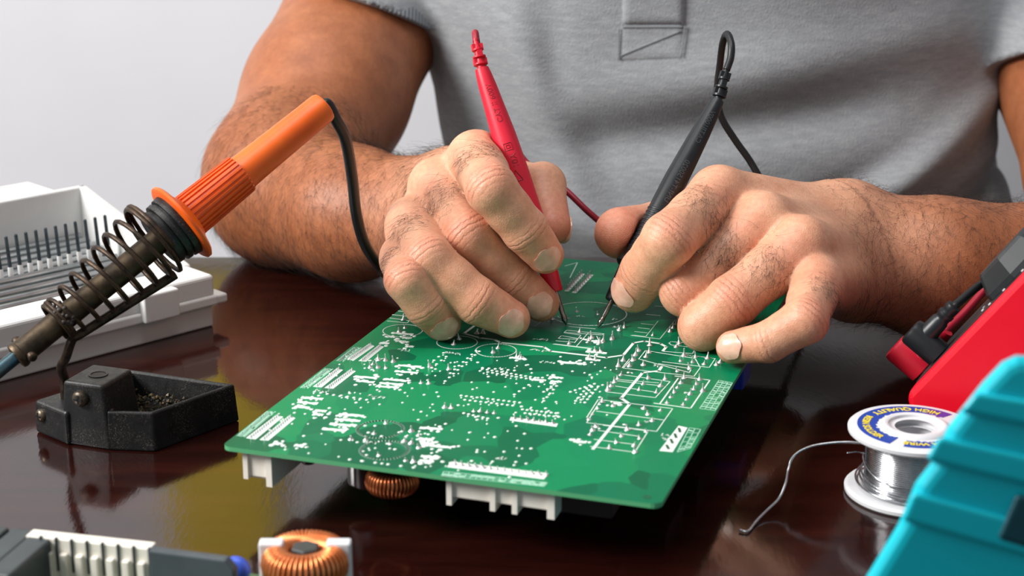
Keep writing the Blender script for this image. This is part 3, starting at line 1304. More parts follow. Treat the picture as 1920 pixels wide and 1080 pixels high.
strips = [C1([(1045, 300), (1215, 185), (1255, 205), (1090, 320)]), C1([(1130, 320), (1290, 195), (1329, 210), (1190, 325)]),
          C1([(775, 520), (965, 375), (1010, 390), (845, 525)]), C1([(865, 530), (1070, 385), (1110, 400), (935, 535)]),
          C1([(255, 920), (490, 740), (545, 755), (330, 930)]), C1([(360, 935), (590, 745), (640, 765), (430, 940)])]
for q in strips:
    o = quad('connector_pad_strip', q, m_silk, 0.00010)
    a, b, c, d = [np.array(bxy(*p)) for p in q]
    mb = MB()
    N = 14
    for i in range(N):
        t = (i + 0.5) / N
        p0, p1 = a + (b - a) * t, d + (c - d) * t
        m = p0 + (p1 - p0) * 0.18
        n = p0 + (p1 - p0) * 0.78
        mb.lathe(bpt(*(m * 0.6 + n * 0.4)), EZ, [(0, 0.0006), (0.0007, 0.0004), (0.0014, 0.00015)], 6)
        line(mb, [m, n], 0.00028, 0.00016)
    s = part('pin_row', mb.v, mb.f, m_solder, o, False, None, False)
    s['kind'] = 'stuff'
for q in (C1([(185, 902), (420, 712), (482, 715), (245, 910)]), C1([(680, 527), (870, 378), (930, 382), (735, 532)]), C1([(960, 318), (1095, 212), (1150, 216), (1010, 324)])):
    a, b, c, d = [np.array(bxy(*p)) for p in q]
    mb = MB()
    for t in (0.0, 0.3, 0.55, 1.0):
        line(mb, [a + (d - a) * t, b + (c - b) * t], 0.0005)
    random.seed(int(q[0][0]))
    for i in range(26):
        t = (i + 0.5) / 26
        for s0, s1 in ((0.04, 0.26), (0.34, 0.52), (0.6, 0.94)):
            if random.random() < 0.8:
                e = s0 + (s1 - s0) * random.random() * 0.4
                line(mb, [a + (b - a) * t + (d - a) * e, a + (b - a) * t + (d - a) * s1], 0.0007)
    o = mb.part('pin_name_table', m_silk2, pcb, fix=False)
    o['kind'] = 'stuff'

quad('header_pad_strip', C3([(272, 925), (285, 895), (718, 955), (705, 985)]), m_silk, 0.00012)
quad('header_pad_strip', [(838, 876), (846, 866), (1028, 888), (1020, 899)], m_silk, 0.00012)
q4 = quad('header_pad_strip', C4([(565, 1020), (715, 825), (785, 840), (670, 1030)]), m_silk, 0.00012)
for t in (0.15, 0.38, 0.6, 0.83):
    a, b, c, d = [np.array(bxy(*p)) for p in C4([(565, 1020), (715, 825), (785, 840), (670, 1030)])]
    mb = MB()
    p0, p1 = a + (b - a) * t, d + (c - d) * t
    line(mb, [p0 + (p1 - p0) * 0.25 + (b - a) * 0.06, p0 + (p1 - p0) * 0.55 - (b - a) * 0.05], 0.0009, 0.0004)
    part('pad_slot', mb.v, mb.f, m_dkpad, q4)
mb = MB()
for q, nr, nc in ((C4([(1030, 470), (1135, 490), (1000, 705), (880, 690)]), 7, 3), (C4([(800, 840), (888, 852), (805, 1000), (705, 1030)]), 5, 2), ([(832, 884), (1026, 905), (1020, 912), (828, 892)], 2, 18)):
    a, b, c, d = [np.array(bxy(*p)) for p in q]
    for i in range(nr + 1):
        t = i / nr
        line(mb, [a + (d - a) * t, b + (c - b) * t], 0.00035)
    for j in range(nc + 1):
        t = j / nc
        line(mb, [a + (b - a) * t, d + (c - d) * t], 0.00035)
    random.seed(nr)
    for i in range(nr):
        for j in range(nc):
            if random.random() < 0.7:
                s, t = (j + 0.5) / nc, (i + 0.5) / nr
                g = lambda s, t: (a * (1 - s) + b * s) * (1 - t) + (d * (1 - s) + c * s) * t
                line(mb, [g(s - 0.25 / nc, t), g(s + 0.2 / nc, t + random.uniform(-0.2, 0.2) / nr)], 0.0009)
o = mb.part('pin_name_table', m_silk2, pcb, fix=False)
o['kind'] = 'stuff'

# soldered chip pads, drawn as chunky white lands
lands = []
for (u0, u1, v) in ((746, 789, 687), (740, 784, 698), (719, 763, 713), (715, 756, 720), (705, 748, 726), (665, 706, 708), (668, 702, 716), (787, 830, 804), (806, 847, 838),
                    (784, 813, 824), (788, 814, 832), (789, 818, 857), (786, 814, 865), (565, 606, 747), (558, 596, 756), (552, 580, 764), (590, 612, 771), (586, 606, 778),
                    (635, 682, 779), (628, 676, 788), (618, 668, 797), (604, 650, 806), (512, 530, 832), (552, 570, 836), (1000, 1024, 713), (1030, 1050, 708), (1034, 1048, 716), (1050, 1092, 681),
                    (955, 985, 672), (1098, 1138, 661), (1098, 1126, 675), (1092, 1108, 637), (1114, 1130, 640), (1075, 1100, 829), (755, 772, 634), (742, 760, 640), (760, 776, 650), (712, 730, 644), (1150, 1160, 757),
                    (722, 740, 632), (735, 775, 626)):
    lands.append((u0, u1, v))
for u0, u1, v in lands:
    a, b = np.array(bxy(u0, v - (u1 - u0) * 0.04)), np.array(bxy(u1, v + (u1 - u0) * 0.04))
    mb = MB()
    d = b - a
    L = np.linalg.norm(d)
    d /= L
    n = np.array([-d[1], d[0]])
    w = 0.0024
    random.seed(int(u0 * 7 + v))
    q = []
    N = 9
    for i in range(N):
        q.append(a + d * L * i / (N - 1) + n * w * random.uniform(0.25, 0.6))
    for i in range(N - 1, -1, -1):
        q.append(a + d * L * i / (N - 1) - n * w * random.uniform(0.25, 0.6))
    mb.prism(BA, EX, EY, EZ, [tuple(p) for p in q], -0.0001, 0.0002)
    mb.part('solder_land', m_silk, pcb)

# solder joints: a cone of solder with the clipped wire standing in it
_jm = MB().lathe((0, 0, 0), (0, 0, 1), [(-0.0001, 0.00165), (0.0002, 0.0015), (0.0007, 0.0009), (0.0013, 0.00055), (0.0016, 0.00042), (0.0030, 0.00038), (0.0031, 0.0002)], 10)
joint_me = mobj('solder_joint', _jm.v, _jm.f, m_solder, None, True, 40)
fix_normals(joint_me)
jd = joint_me.data
bpy.data.objects.remove(joint_me)
J = C4([(757, 455), (733, 492), (708, 528), (682, 565), (655, 602), (625, 645), (880, 465), (858, 500), (832, 543), (805, 580), (778, 620), (752, 662), (265, 430), (240, 460), (215, 487), (190, 515), (165, 548),
        (480, 455), (440, 500), (407, 545), (610, 462), (575, 515), (540, 567), (757, 280), (848, 290), (940, 300), (730, 320), (825, 330), (915, 345), (705, 400), (800, 380), (490, 200), (460, 290), (405, 240),
        (380, 275), (360, 315), (333, 360), (245, 362), (283, 318), (440, 350), (485, 255), (515, 120), (720, 185), (698, 210), (650, 90), (672, 62), (695, 35), (710, 12),
        (120, 640), (85, 690), (45, 735), (15, 775), (205, 670), (575, 705), (510, 785), (475, 735), (445, 690), (405, 820), (315, 855), (270, 905), (230, 955), (175, 1000), (460, 870), (410, 925), (370, 980), (375, 1030),
        (70, 830), (45, 860), (25, 895), (200, 145), (255, 80), (293, 55), (1010, 350), (1040, 330), (905, 555)])
J += C3([(30, 125), (235, 150), (915, 110), (820, 220), (165, 260), (120, 300), (335, 345), (358, 348), (380, 350), (1000, 350), (1058, 365), (1060, 290), (1110, 295), (1215, 180), (1280, 95), (1330, 70), (1100, 210), (1130, 200),
         (1000, 190), (1030, 165), (315, 910), (375, 918), (435, 925), (490, 930), (545, 938), (605, 945), (670, 955)])
J += C5([(180, 385), (155, 455), (190, 432), (515, 500), (482, 530), (622, 465), (655, 465), (1070, 380), (1220, 335), (1345, 350), (1475, 445)])
J += C2([(285, 150), (345, 150), (405, 160), (245, 180), (225, 205), (285, 205), (345, 210), (620, 325), (680, 330), (690, 200), (835, 220), (345, 640), (255, 720), (375, 800), (290, 890), (805, 515), (855, 520),
         (1030, 545), (1080, 545), (1135, 555), (1190, 560), (75, 765), (190, 770), (545, 700), (600, 735), (490, 780), (545, 795), (600, 830), (500, 930), (560, 940)])
J += [(852 + i * 13.2, 871.5 + i * 1.58) for i in range(14)]
random.seed(11)
for i, (u, v) in enumerate(J):
    x, y = bxy(u, v)
    o = bpy.data.objects.new('solder_joint', jd)
    link(o)
    o.parent = pcb
    s = random.uniform(0.6, 0.9)
    o.location = Vector(bpt(x, y, 0)) - pcb.location
    o.scale = (s, s, s * (random.uniform(0.8, 1.45) if y > 0.10 else random.uniform(0.55, 0.95)))
    o.rotation_euler = (random.uniform(-0.22, 0.22), random.uniform(-0.22, 0.22), random.uniform(0, 6))
# the twin rows near the back edge, a header with pins
for (a, b) in (((1128, 552), (1088, 530)), ((1108, 512), (1062, 545))):
    pass
for p0, p1 in (((1063, 546), (1092, 515)), ((1077, 549), (1108, 517))):
    mb = MB()
    line(mb, px([p0, p1]), 0.0022, 0.0003)
    o = mb.part('header_pad_strip', m_silk, pcb)
    for i in range(8):
        t = (i + 0.5) / 8
        x, y = bxy(p0[0] + (p1[0] - p0[0]) * t, p0[1] + (p1[1] - p0[1]) * t)
        k = bpy.data.objects.new('solder_joint', jd)
        link(k)
        k.parent = pcb
        k.location = Vector(bpt(x, y, 0)) - pcb.location
        k.scale = (0.8, 0.8, 1.0)
# plated holes and tiny pads, too many and small to pick apart
mb = MB()
random.seed(5)
via_later = [(random.uniform(u0 - 3, u1 + 6), v + random.uniform(-5, 6), random.uniform(0.0007, 0.0013)) for u0, u1, v in lands for _ in range(5)]


def via(u, v, r=None):
    x, y = bxy(u, v)
    if not (0.003 < x < BW - 0.003 and 0.003 < y < BL - 0.003):
        return
    mb.lathe(bpt(x, y, 0), EZ, [(-0.0001, r or 0.0008), (0.00018, (r or 0.0008) * 0.9), (0.00035, (r or 0.0008) * 0.45)], 7)


for u, v, r in via_later:
    via(u, v, r)
for i in range(330):
    u = random.uniform(500, 1180)
    v = random.uniform(668, 905)
    x, y = bxy(u, v)
    if x > BW * 0.68 and y < 0.06:
        continue
    via(u, v, random.uniform(0.00045, 0.00085))
for (u0, v0, du, dv, n) in ((805, 683, 9, -7, 4), (810, 690, 9, -7, 4), (835, 715, 8, -7, 9), (845, 700, 8, -7, 7), (865, 742, 10, 1.2, 12), (872, 750, 10, 1.2, 10), (905, 692, 9, 1.5, 12), (915, 698, 9, 1.5, 11), (1020, 752, 6, -7, 5),
                            (905, 690, 12, 1, 6), (1090, 750, 5, -6, 6), (1097, 755, 5, -6, 6), (1080, 752, 5, -6, 5), (980, 768, 9, 1, 8), (985, 775, 9, 1, 8), (870, 775, 9, 2, 6), (590, 735, 12, 2, 6), (640, 742, 12, 2, 5), (560, 850, 24, 3, 10),
                            (1070, 735, 9, -3, 5), (1020, 735, 7, -5, 5), (965, 740, 9, -6, 4)):
    for i in range(n):
        via(u0 + du * i, v0 + dv * i)
        if random.random() < 0.5:
            via(u0 + du * i + random.uniform(-3, 3), v0 + dv * i + random.uniform(2, 5), 0.0005)
o = mb.part('plated_holes', m_silk, pcb, True, None, False)
o['kind'] = 'stuff'
# scrawled part numbers
mb = MB()
for (u, v, n) in ((940, 627, 3), (1000, 634, 5), (995, 655, 5), (1012, 678, 4), (835, 660, 5), (1150, 612, 2), (745, 655, 4), (700, 672, 4), (590, 732, 4), (690, 742, 5), (680, 828, 4), (935, 690, 2), (1280, 664, 3), (1225, 685, 3), (1283, 735, 2), (1180, 700, 1), (1240, 815, 3), (1240, 822, 3), (1205, 790, 2), (930, 858, 3), (1145, 598, 2), (1045, 594, 4), (1078, 592, 3)):
    for i in range(n):
        a = np.array(bxy(u + i * 6, v + i * 0.8))
        random.seed(int(u + i * 31 + v))
        pts = [a + np.array([random.uniform(0, 0.0016), random.uniform(-0.0016, 0.0016)]) for _ in range(4)]
        line(mb, pts, 0.0004)
o = mb.part('part_number_print', m_silk, pcb, fix=False)
o['kind'] = 'stuff'

# components hanging under the board
m_conn = worn('ivory_plastic', srgb(226, 220, 208), srgb(238, 233, 222), 60.0, 0.45)
m_black = worn('black_plastic', srgb(14, 14, 16), srgb(26, 26, 29), 90.0, 0.42)
m_copper = worn('copper_wire', srgb(176, 92, 52), srgb(214, 132, 84), 220.0, 0.28, 0.85)
m_blue = material('blue_film', srgb(24, 54, 170), 0.35)
m_can = material('aluminium_can', srgb(205, 205, 205), 0.35, 0.8)
UZ = -BT


def under(name, mat, x0, x1, y0, y1, h, z0=0.0):
    o = MB().box(BA, EX, EY, EZ, x0, x1, y0, y1, UZ - z0 - h, UZ - z0 + 0.0002).part(name, mat, pcb)
    return bevel(o, 0.0006)


xl, yl = 0.0085, 0.004
con = MB().prism(BA, EY, EZ, EX, [(yl, UZ), (yl, UZ - 0.011), (yl + 0.002, UZ - 0.011), (yl + 0.002, UZ - 0.0125), (yl + 0.040, UZ - 0.0125), (yl + 0.040, UZ)], xl, xl + 0.0105).part('connector', m_conn, pcb)
bevel(con, 0.0004)
for x0, x1, z1 in ((xl - 0.0012, xl + 0.0008, 0.0120), (xl + 0.0085, xl + 0.0110, 0.0140)):
    part('connector_rib', *(lambda m: (m.v, m.f))(MB().box(BA, EX, EY, EZ, x0, x1, yl - 0.0012, yl + 0.040, UZ - z1, UZ - 0.001)), m_conn, con)
x0 = bxy(832, 895)[0]
x1 = bxy(1028, 925)[0]
con2 = under('connector', m_conn, x0, x1, 0.0045, 0.013, 0.0085)
for t, w in ((0.0, 0.0016), (0.42, 0.0016), (0.63, 0.0016), (0.97, 0.0022)):
    xx = x0 + (x1 - x0) * t
    part('connector_rib', *(lambda m: (m.v, m.f))(MB().box(BA, EX, EY, EZ, xx - w * 0.5, xx + w * 0.8, 0.0032, 0.012, UZ - 0.0112, UZ - 0.001)), m_conn, con2)


def toroid(parent, c, R, r, rz, turns, wire, mat, seg=7, name='winding', gaps=()):
    """one copper wire wound round a ring core lying flat"""
    pts = []
    N = turns * 12
    for k in range(N + 1):
        w = 2 * math.pi * k / N * 0.985
        a = 2 * math.pi * k / 12
        rad = R + r * math.cos(a)
        pts.append(np.array(c) + np.array([rad * math.cos(w), rad * math.sin(w), rz * math.sin(a)]))
    return MB().tube(pts, wire, seg).part(name, mat, parent, True)


tc = bpt(bxy(716, 872)[0] - 0.0005, 0.013, UZ - 0.0085)
m_core = material('toroid_core', srgb(40, 30, 26), 0.6)
core = MB()
prof = []
N = 40
M = 10
v, f = [], []
for i in range(N):
    w = 2 * math.pi * i / N
    for j in range(M):
        a = 2 * math.pi * j / M
        rad = 0.0070 + 0.0024 * math.cos(a)
        v.append(tc + np.array([rad * math.cos(w), rad * math.sin(w), 0.0036 * math.sin(a)]))
for i in range(N):
    for j in range(M):
        f.append((i * M + j, ((i + 1) % N) * M + j, ((i + 1) % N) * M + (j + 1) % M, i * M + (j + 1) % M))
tcore = part('choke_core', v, f, m_core, pcb, True)
toroid(tcore, tc, 0.0070, 0.0032, 0.0045, 40, 0.00055, m_copper)
MB().tube([tc + np.array([0.004, 0.006, 0.004]), tc + np.array([0.004, 0.006, 0.0085])], 0.0005, 8).part('wire_lead', m_copper, pcb)


def can(u, v, y, r, h, mat, name='capacitor'):
    x = bxy(u, v)[0]
    c = bpt(x, y, UZ)
    return MB().lathe(c, -EZ, [(0.0, r), (h - 0.001, r), (h - 0.0003, r * 0.95), (h, r * 0.85)], 24).part(name, mat, pcb, True, 40)


can(655, 872, 0.012, 0.0042, 0.0125, worn('dark_sleeve', srgb(34, 16, 22), srgb(46, 24, 30), 90.0, 0.4))
can(610, 868, 0.030, 0.0055, 0.0200, m_can)
can(548, 862, 0.010, 0.0028, 0.0050, m_black)
can(560, 862, 0.022, 0.0030, 0.0060, m_black)
H0 = BZ - BT - 0.0006
under('transformer', m_black, 0.075, 0.120, 0.060, 0.105, H0)
under('transformer', m_black, 0.070, 0.105, 0.190, 0.230, H0)
under('relay', m_black, 0.120, 0.150, 0.020, 0.045, 0.016)
under('relay', m_black, 0.130, 0.160, 0.070, 0.100, 0.018)
under('heat_sink', m_black, 0.030, 0.065, 0.090, 0.130, H0)
under('relay', m_black, 0.130, 0.162, 0.120, 0.150, 0.020)
under('film_capacitor', m_blue, BW - 0.012, BW - 0.001, 0.160, 0.178, 0.012)
under('film_capacitor', m_blue, BW - 0.040, BW - 0.030, 0.110, 0.118, 0.014)
_xh, _yh = bxy(1213, 932)
MB().lathe(bpt(_xh, _yh, 0), EZ, [(-0.0001, 0.0016), (0.0001, 0.0016), (0.0001, 0.0008), (-0.0001, 0.0008)], 16, False).part('mounting_hole', m_dkpad, pcb)

# ------------------------------------------------------------------ test leads
m_redp = worn('red_rubber', srgb(206, 18, 46), srgb(214, 30, 56), 40.0, 0.42)
m_redt = material('red_emboss', srgb(150, 8, 30), 0.5)
m_blkp = worn('black_rubber', srgb(16, 19, 22), srgb(28, 32, 36), 60.0, 0.38)
m_blkt = material('black_emboss', srgb(66, 70, 74), 0.35)
m_steel = worn('nickel_steel', srgb(120, 118, 112), srgb(156, 154, 148), 300.0, 0.25, 1.0)
m_redc = material('red_cable', srgb(150, 16, 40), 0.4)
m_blkc = material('black_cable', srgb(20, 22, 24), 0.4)


class Axis:
    """a straight run through (pixel distance -> radius) stations; its outer side faces the viewer"""
    def __init__(s, a, b):
        s.a = np.array(a)
        s.L = float(np.linalg.norm(b - a))
        s.d = (b - a) / s.L
        n = CAM - s.a
        s.n = nrm(n - s.d * (n @ s.d))
        s.l = np.cross(s.d, s.n)

    def at(s, t):
        return s.a + s.d * t


def wrap_text(txt, size, axis, rad, t0, side, parent, mat, flip=1.0, ang=0.0, name='moulded_lettering', bold=0.0):
    """lettering set along the axis, wrapped on its round surface; side: which way the letter tops point"""
    c = bpy.data.curves.new('lettering', 'FONT')
    c.body = txt
    c.size = size
    c.extrude = 0.00012
    c.offset = bold
    c.space_character = 1.05
    o = bpy.data.objects.new('lettering', c)
    COL.objects.link(o)
    dg = bpy.context.evaluated_depsgraph_get()
    me = bpy.data.meshes.new_from_object(o.evaluated_get(dg))
    bpy.data.objects.remove(o)
    V = []
    for v in me.vertices:
        t = t0 + v.co.x * flip
        r = rad(t)
        a = ang + side * (v.co.y - size * 0.35) / r
        V.append(axis.at(t) + (axis.n * math.cos(a) + axis.l * math.sin(a)) * (r + v.co.z + 0.00002))
    F = [tuple(p.vertices) for p in me.polygons]
    bpy.data.meshes.remove(me)
    return part(name, V, F, mat, parent, False, None, True)


def stations(axis, total_px, st):
    """[(pixel distance from the tip, radius in mm)] -> profile"""
    k = axis.L / total_px
    return [(p * k, r / 1000.0 * GIRTH) for p, r in st]


def radius_fn(prof):
    T = np.array([p[0] for p in prof])
    R = np.array([p[1] for p in prof])
    return lambda t: float(np.interp(t, T, R))


# ---- red lead
GIRTH = 1.1
rt = onh(1062, 609, BZ + 0.0004)
red_ax = Axis(rt, atd(903, 128, 0.792))
RPX = math.hypot(1062 - 903, 609 - 128)
red = empty('test_probe', onh(1062, 609, BZ))
tag(red, 'slim red test probe held in the hand on the left, its lead running behind', 'test probe')
MB().lathe(rt, red_ax.d, stations(red_ax, RPX, [(0, 0.25), (4, 0.75), (7, 1.05), (9, 1.25), (16, 1.25), (18, 1.0), (22, 1.1), (60, 1.2), (72, 1.3)]), 20).part('probe_tip', m_steel, red, True, 35)
rp = stations(red_ax, RPX, [(64, 3.1), (66, 3.4), (110, 4.1), (125, 4.6), (140, 5.0), (200, 5.5), (300, 5.6), (330, 5.45), (375, 5.25), (420, 4.6), (470, 3.95), (495, 3.4), (506, 3.0), (507, 2.4)])
rb = MB().lathe(rt, red_ax.d, rp, 40).part('probe_body', m_redp, red, True, 40)
rr = radius_fn(rp)
k = red_ax.L / RPX
wrap_text('CAT II 600V', 0.0036, red_ax, rr, 395 * k, -1.0, rb, m_redt, ang=0.10)
wrap_text('10A', 0.0042, red_ax, rr, 304 * k, -1.0, rb, m_redt, ang=0.18)
# warning triangle and double-insulation square beside it


def outline(axis, rad, pts, w, parent, mat, side=-1.0):
    mb = MB()
    P = pts + [pts[0]]
    for (t0, y0), (t1, y1) in zip(P[:-1], P[1:]):
        q = []
        for i in range(5):
            s = i / 4
            t, y = t0 + (t1 - t0) * s, y0 + (y1 - y0) * s
            a = side * y / rad(t)
            q.append(axis.at(t) + (axis.n * math.cos(a) + axis.l * math.sin(a)) * (rad(t) + 0.0001))
        mb.tube(q, w, 5)
    return mb.part('moulded_mark', mat, parent)


t1 = 282 * k
outline(red_ax, rr, [(t1 - 0.0005, 0.0024), (t1 - 0.0005, -0.0022), (t1 + 0.0048, 0.0001)], 0.00016, rb, m_redt)
t1 = 340 * k
outline(red_ax, rr, [(t1, 0.0016), (t1, -0.0020), (t1 + 0.0034, -0.0020), (t1 + 0.0034, 0.0016)], 0.00016, rb, m_redt)
outline(red_ax, rr, [(t1 + 0.001, 0.0007), (t1 + 0.001, -0.0010), (t1 + 0.0024, -0.0010), (t1 + 0.0024, 0.0007)], 0.00014, rb, m_redt)


def relief(ax, parent, mat, tip_uvd, r0, n=3):
    """segmented strain relief from the top of the body to tip"""
    a = ax.at(ax.L)
    b = atd(*tip_uvd)
    d = nrm(b - a)
    L = float(np.linalg.norm(b - a))
    o = MB().lathe(a - d * 0.001, d, [(0, r0 * 0.62), (L * 0.8, r0 * 0.5), (L, r0 * 0.42), (L + 0.003, r0 * 0.36)], 20).part('strain_relief', mat, parent, True, 40)
    for i in range(n):
        t = L * (0.10 + 0.28 * i)
        rr_ = r0 * (1.0 - 0.09 * i)
        MB().lathe(a + d * t, d, [(0, rr_ * 0.8), (0.0004, rr_), (L * 0.085, rr_), (L * 0.1, rr_ * 0.8)], 20).part('relief_ring', mat, o, True, 40)
        e = nrm(np.cross(d, CAM - a))
        g = np.cross(d, e)
        for w in (0.3 + i * 1.57, 0.3 + i * 1.57 + math.pi):
            rd = e * math.cos(w) + g * math.sin(w)
            MB().box(a + d * (t + L * 0.08), rd, np.cross(d, rd), d, r0 * 0.3, rr_ * 0.92, -r0 * 0.35, r0 * 0.35, 0, L * 0.2).part('relief_bridge', mat, o)
    return b, d


rb_end, rd_ = relief(red_ax, red, m_redp, (893, 80, 0.7935), 0.0035)
TBL = lambda x, y, h: np.array([x, y, TZ + h])
path = spline([rb_end, rb_end + rd_ * 0.003 + np.array([0.0, 0.006, 0.001]), atd(897, 92, 0.82), atd(915, 150, 0.850), atd(946, 235, 0.862), atd(975, 290, 0.864), atd(1003, 318, 0.862), atd(1055, 352, 0.855), atd(1112, 405, 0.850),
               atd(1180, 455, 0.855), atd(1290, 470, 0.890), TBL(0.150, 0.905, 0.010), TBL(0.203, 0.850, 0.0022), TBL(0.224, 0.785, 0.0022), TBL(0.250, 0.748, 0.006), TBL(0.295, 0.735, 0.05)], 7)
MB().tube(path, 0.0017, 10).part('cable', m_redc, red, True)

# ---- black lead
GIRTH = 1.15
bt = onh(1121, 614, BZ + 0.0004)
blk_ax = Axis(bt, atd(1346, 188, 0.802))
KPX = math.hypot(1346 - 1121, 614 - 188)
blk = empty('test_probe', onh(1121, 614, BZ))
tag(blk, 'slim black test probe with a looped lead, held in the hand on the right', 'test probe')
MB().lathe(bt, blk_ax.d, stations(blk_ax, KPX, [(0, 0.2), (4, 0.6), (8, 0.95), (10, 1.15), (17, 1.15), (19, 0.95), (24, 1.0), (62, 1.15)]), 20).part('probe_tip', m_steel, blk, True, 35)
kp = stations(blk_ax, KPX, [(54, 2.7), (56, 3.1), (90, 4.0), (120, 4.4), (123, 5.4), (127, 6.3), (134, 6.4), (139, 5.4), (143, 4.7), (150, 4.5), (200, 4.6), (260, 4.9), (310, 5.0), (360, 4.6), (410, 4.1), (455, 3.4), (478, 2.9), (482, 2.7), (483, 2.2)])
kb = MB().lathe(bt, blk_ax.d, kp, 40).part('probe_body', m_blkp, blk, True, 40)
kr = radius_fn(kp)
k = blk_ax.L / KPX
wrap_text('UNI-T4150020', 0.0036, blk_ax, kr, 258 * k, 1.0, kb, m_blkt, ang=0.15)
wrap_text('CATII1000V', 0.0034, blk_ax, kr, 385 * k, 1.0, kb, m_blkt, ang=0.15)
for i in range(12):
    t = (152 + i * 8.0) * k
    MB().lathe(blk_ax.at(t), blk_ax.d, [(-0.0007, kr(t) - 0.0002), (-0.0002, kr(t) + 0.0003), (0.0003, kr(t) + 0.0003), (0.0008, kr(t) - 0.0002)], 32, False).part('grip_ridge', m_blkp, kb, True)
b_end, bd_ = relief(blk_ax, blk, m_blkp, (1362, 132, 0.803), 0.0034)
path = spline([b_end, atd(1370, 108, 0.804), atd(1371, 82, 0.806), atd(1363, 64, 0.812), atd(1355, 82, 0.820), atd(1350, 120, 0.828), atd(1345, 170, 0.834), atd(1352, 218, 0.838), atd(1378, 262, 0.842), atd(1405, 300, 0.845), atd(1432, 345, 0.850),
               atd(1470, 400, 0.885), TBL(0.180, 0.910, 0.012), TBL(0.215, 0.856, 0.0024), TBL(0.237, 0.792, 0.0024), TBL(0.270, 0.764, 0.006), TBL(0.33, 0.757, 0.05)], 7)
MB().tube(path, 0.0018, 10).part('cable', m_blkc, blk, True)

# ------------------------------------------------------------------ soldering iron
m_orange = worn('orange_plastic', srgb(230, 88, 14), srgb(238, 104, 26), 50.0, 0.38)
_t = NT(m_orange)
m_dirt_orange = worn('ribbed_orange_plastic', srgb(224, 86, 14), srgb(180, 72, 24), 130.0, 0.42, lo=0.5, hi=0.8)
m_barrel = worn('heat_stained_steel', srgb(92, 78, 60), srgb(58, 50, 42), 140.0, 0.38, 0.8, 0.0001, 500.0, 0.55)
m_rust = worn('burnt_wire', srgb(84, 68, 54), srgb(36, 30, 27), 160.0, 0.36, 0.75, 0.0001, 700.0, 0.6)
m_bit = worn('blued_steel_bit', srgb(70, 110, 130), srgb(120, 130, 120), 90.0, 0.28, 0.9)
m_bakelite = worn('black_bakelite', srgb(9, 10, 12), srgb(20, 20, 22), 200.0, 0.36, 0.0, 0.00008, 700.0, 0.6)
_t = NT(m_bakelite)
_base = [n_ for n_ in _t.t.nodes if n_.type == 'VALTORGB'][0].outputs[0]
_spk = _t.ramp(_t.noise(1500.0, 3.0, 0.7), [(0.54, (0, 0, 0)), (0.66, (1, 1, 1))])
_pat = _t.ramp(_t.noise(70.0, 4.0, 0.6), [(0.40, (0, 0, 0)), (0.70, (1, 1, 1))])
_t.set('Base Color', _t.mix(_t.math('MULTIPLY', _spk, _pat), _base, srgb(104, 98, 88)))

I0 = atd(30, 669, 0.690)
I1 = atd(609, 199, 0.742)
iron_ax = Axis(I0, I1)
IPX = math.hypot(579, 470)
ik = iron_ax.L / IPX
ipt = lambda q: iron_ax.at(q * ik)
iron = empty('soldering_iron', I0)
tag(iron, 'orange-handled soldering iron resting in the wire coil', 'soldering iron')
MB().lathe(ipt(0), iron_ax.d, [(-0.050, 0.0005), (-0.042, 0.0030), (-0.012, 0.0030), (0.004, 0.0030)], 24).part('soldering_tip', m_bit, iron, True, 40)
brl = MB().lathe(ipt(0), iron_ax.d, [(0.0, 0.0034), (-0.0004, 0.0040), (0.0, 0.0056), (0.0012, 0.0060), (0.0026, 0.0058), (0.003, 0.0054), (0.20 * iron_ax.L, 0.0054), (0.45 * iron_ax.L, 0.0056), (0.52 * iron_ax.L, 0.0056)], 36).part('barrel', m_barrel, iron, True, 40)
for w in (0.75, -2.2):
    rd = iron_ax.n * math.cos(w) + iron_ax.l * math.sin(w)
    c = ipt(20) + rd * 0.0050
    MB().lathe(c, rd, [(0, 0.0021), (0.0016, 0.0021), (0.0024, 0.0016), (0.0027, 0.0008)], 18).part('tip_screw', m_rust, iron, True, 40)
# black heat collar
col_ = MB().lathe(ipt(0), iron_ax.d, [(332 * ik, 0.0056), (332 * ik, 0.0118), (336 * ik, 0.0128), (346 * ik, 0.0130), (347 * ik, 0.0122), (352 * ik, 0.0122), (353 * ik, 0.0140), (362 * ik, 0.0142), (363 * ik, 0.0132), (367 * ik, 0.0132), (368 * ik, 0.0146), (380 * ik, 0.0150), (384 * ik, 0.0145)], 40).part('heat_collar', m_bakelite, iron, True, 40)
# orange flange and handle
MB().lathe(ipt(0), iron_ax.d, [(381 * ik, 0.0120), (381 * ik, 0.0178), (384 * ik, 0.0188), (389 * ik, 0.0188), (393 * ik, 0.0176), (400 * ik, 0.0120), (406 * ik, 0.0100)], 48).part('flange', m_orange, iron, True, 40)
hp = [(396, 9.6), (402, 9.2), (530, 8.6), (540, 8.0), (560, 7.8), (620, 7.5), (700, 7.2), (738, 7.1), (744, 6.6), (746, 5.6)]
MB().lathe(ipt(0), iron_ax.d, [(p * ik, r / 1000) for p, r in hp], 48).part('handle', m_orange, iron, True, 40)
for i in range(26):
    w = 2 * math.pi * i / 26
    rd = iron_ax.n * math.cos(w) + iron_ax.l * math.sin(w)
    sd = np.cross(iron_ax.d, rd)
    a, b = ipt(404), ipt(533)
    mb = MB()
    h0, h1 = 0.0100, 0.0092
    hw = 0.00075
    mb.hexa([a + rd * 0.008 - sd * hw, a + rd * 0.008 + sd * hw, b + rd * 0.0075 + sd * hw, b + rd * 0.0075 - sd * hw,
             a + rd * h0 - sd * hw * 0.6, a + rd * h0 + sd * hw * 0.6, b + rd * h1 + sd * hw * 0.6, b + rd * h1 - sd * hw * 0.6])
    mb.part('grip_rib', m_dirt_orange, iron)
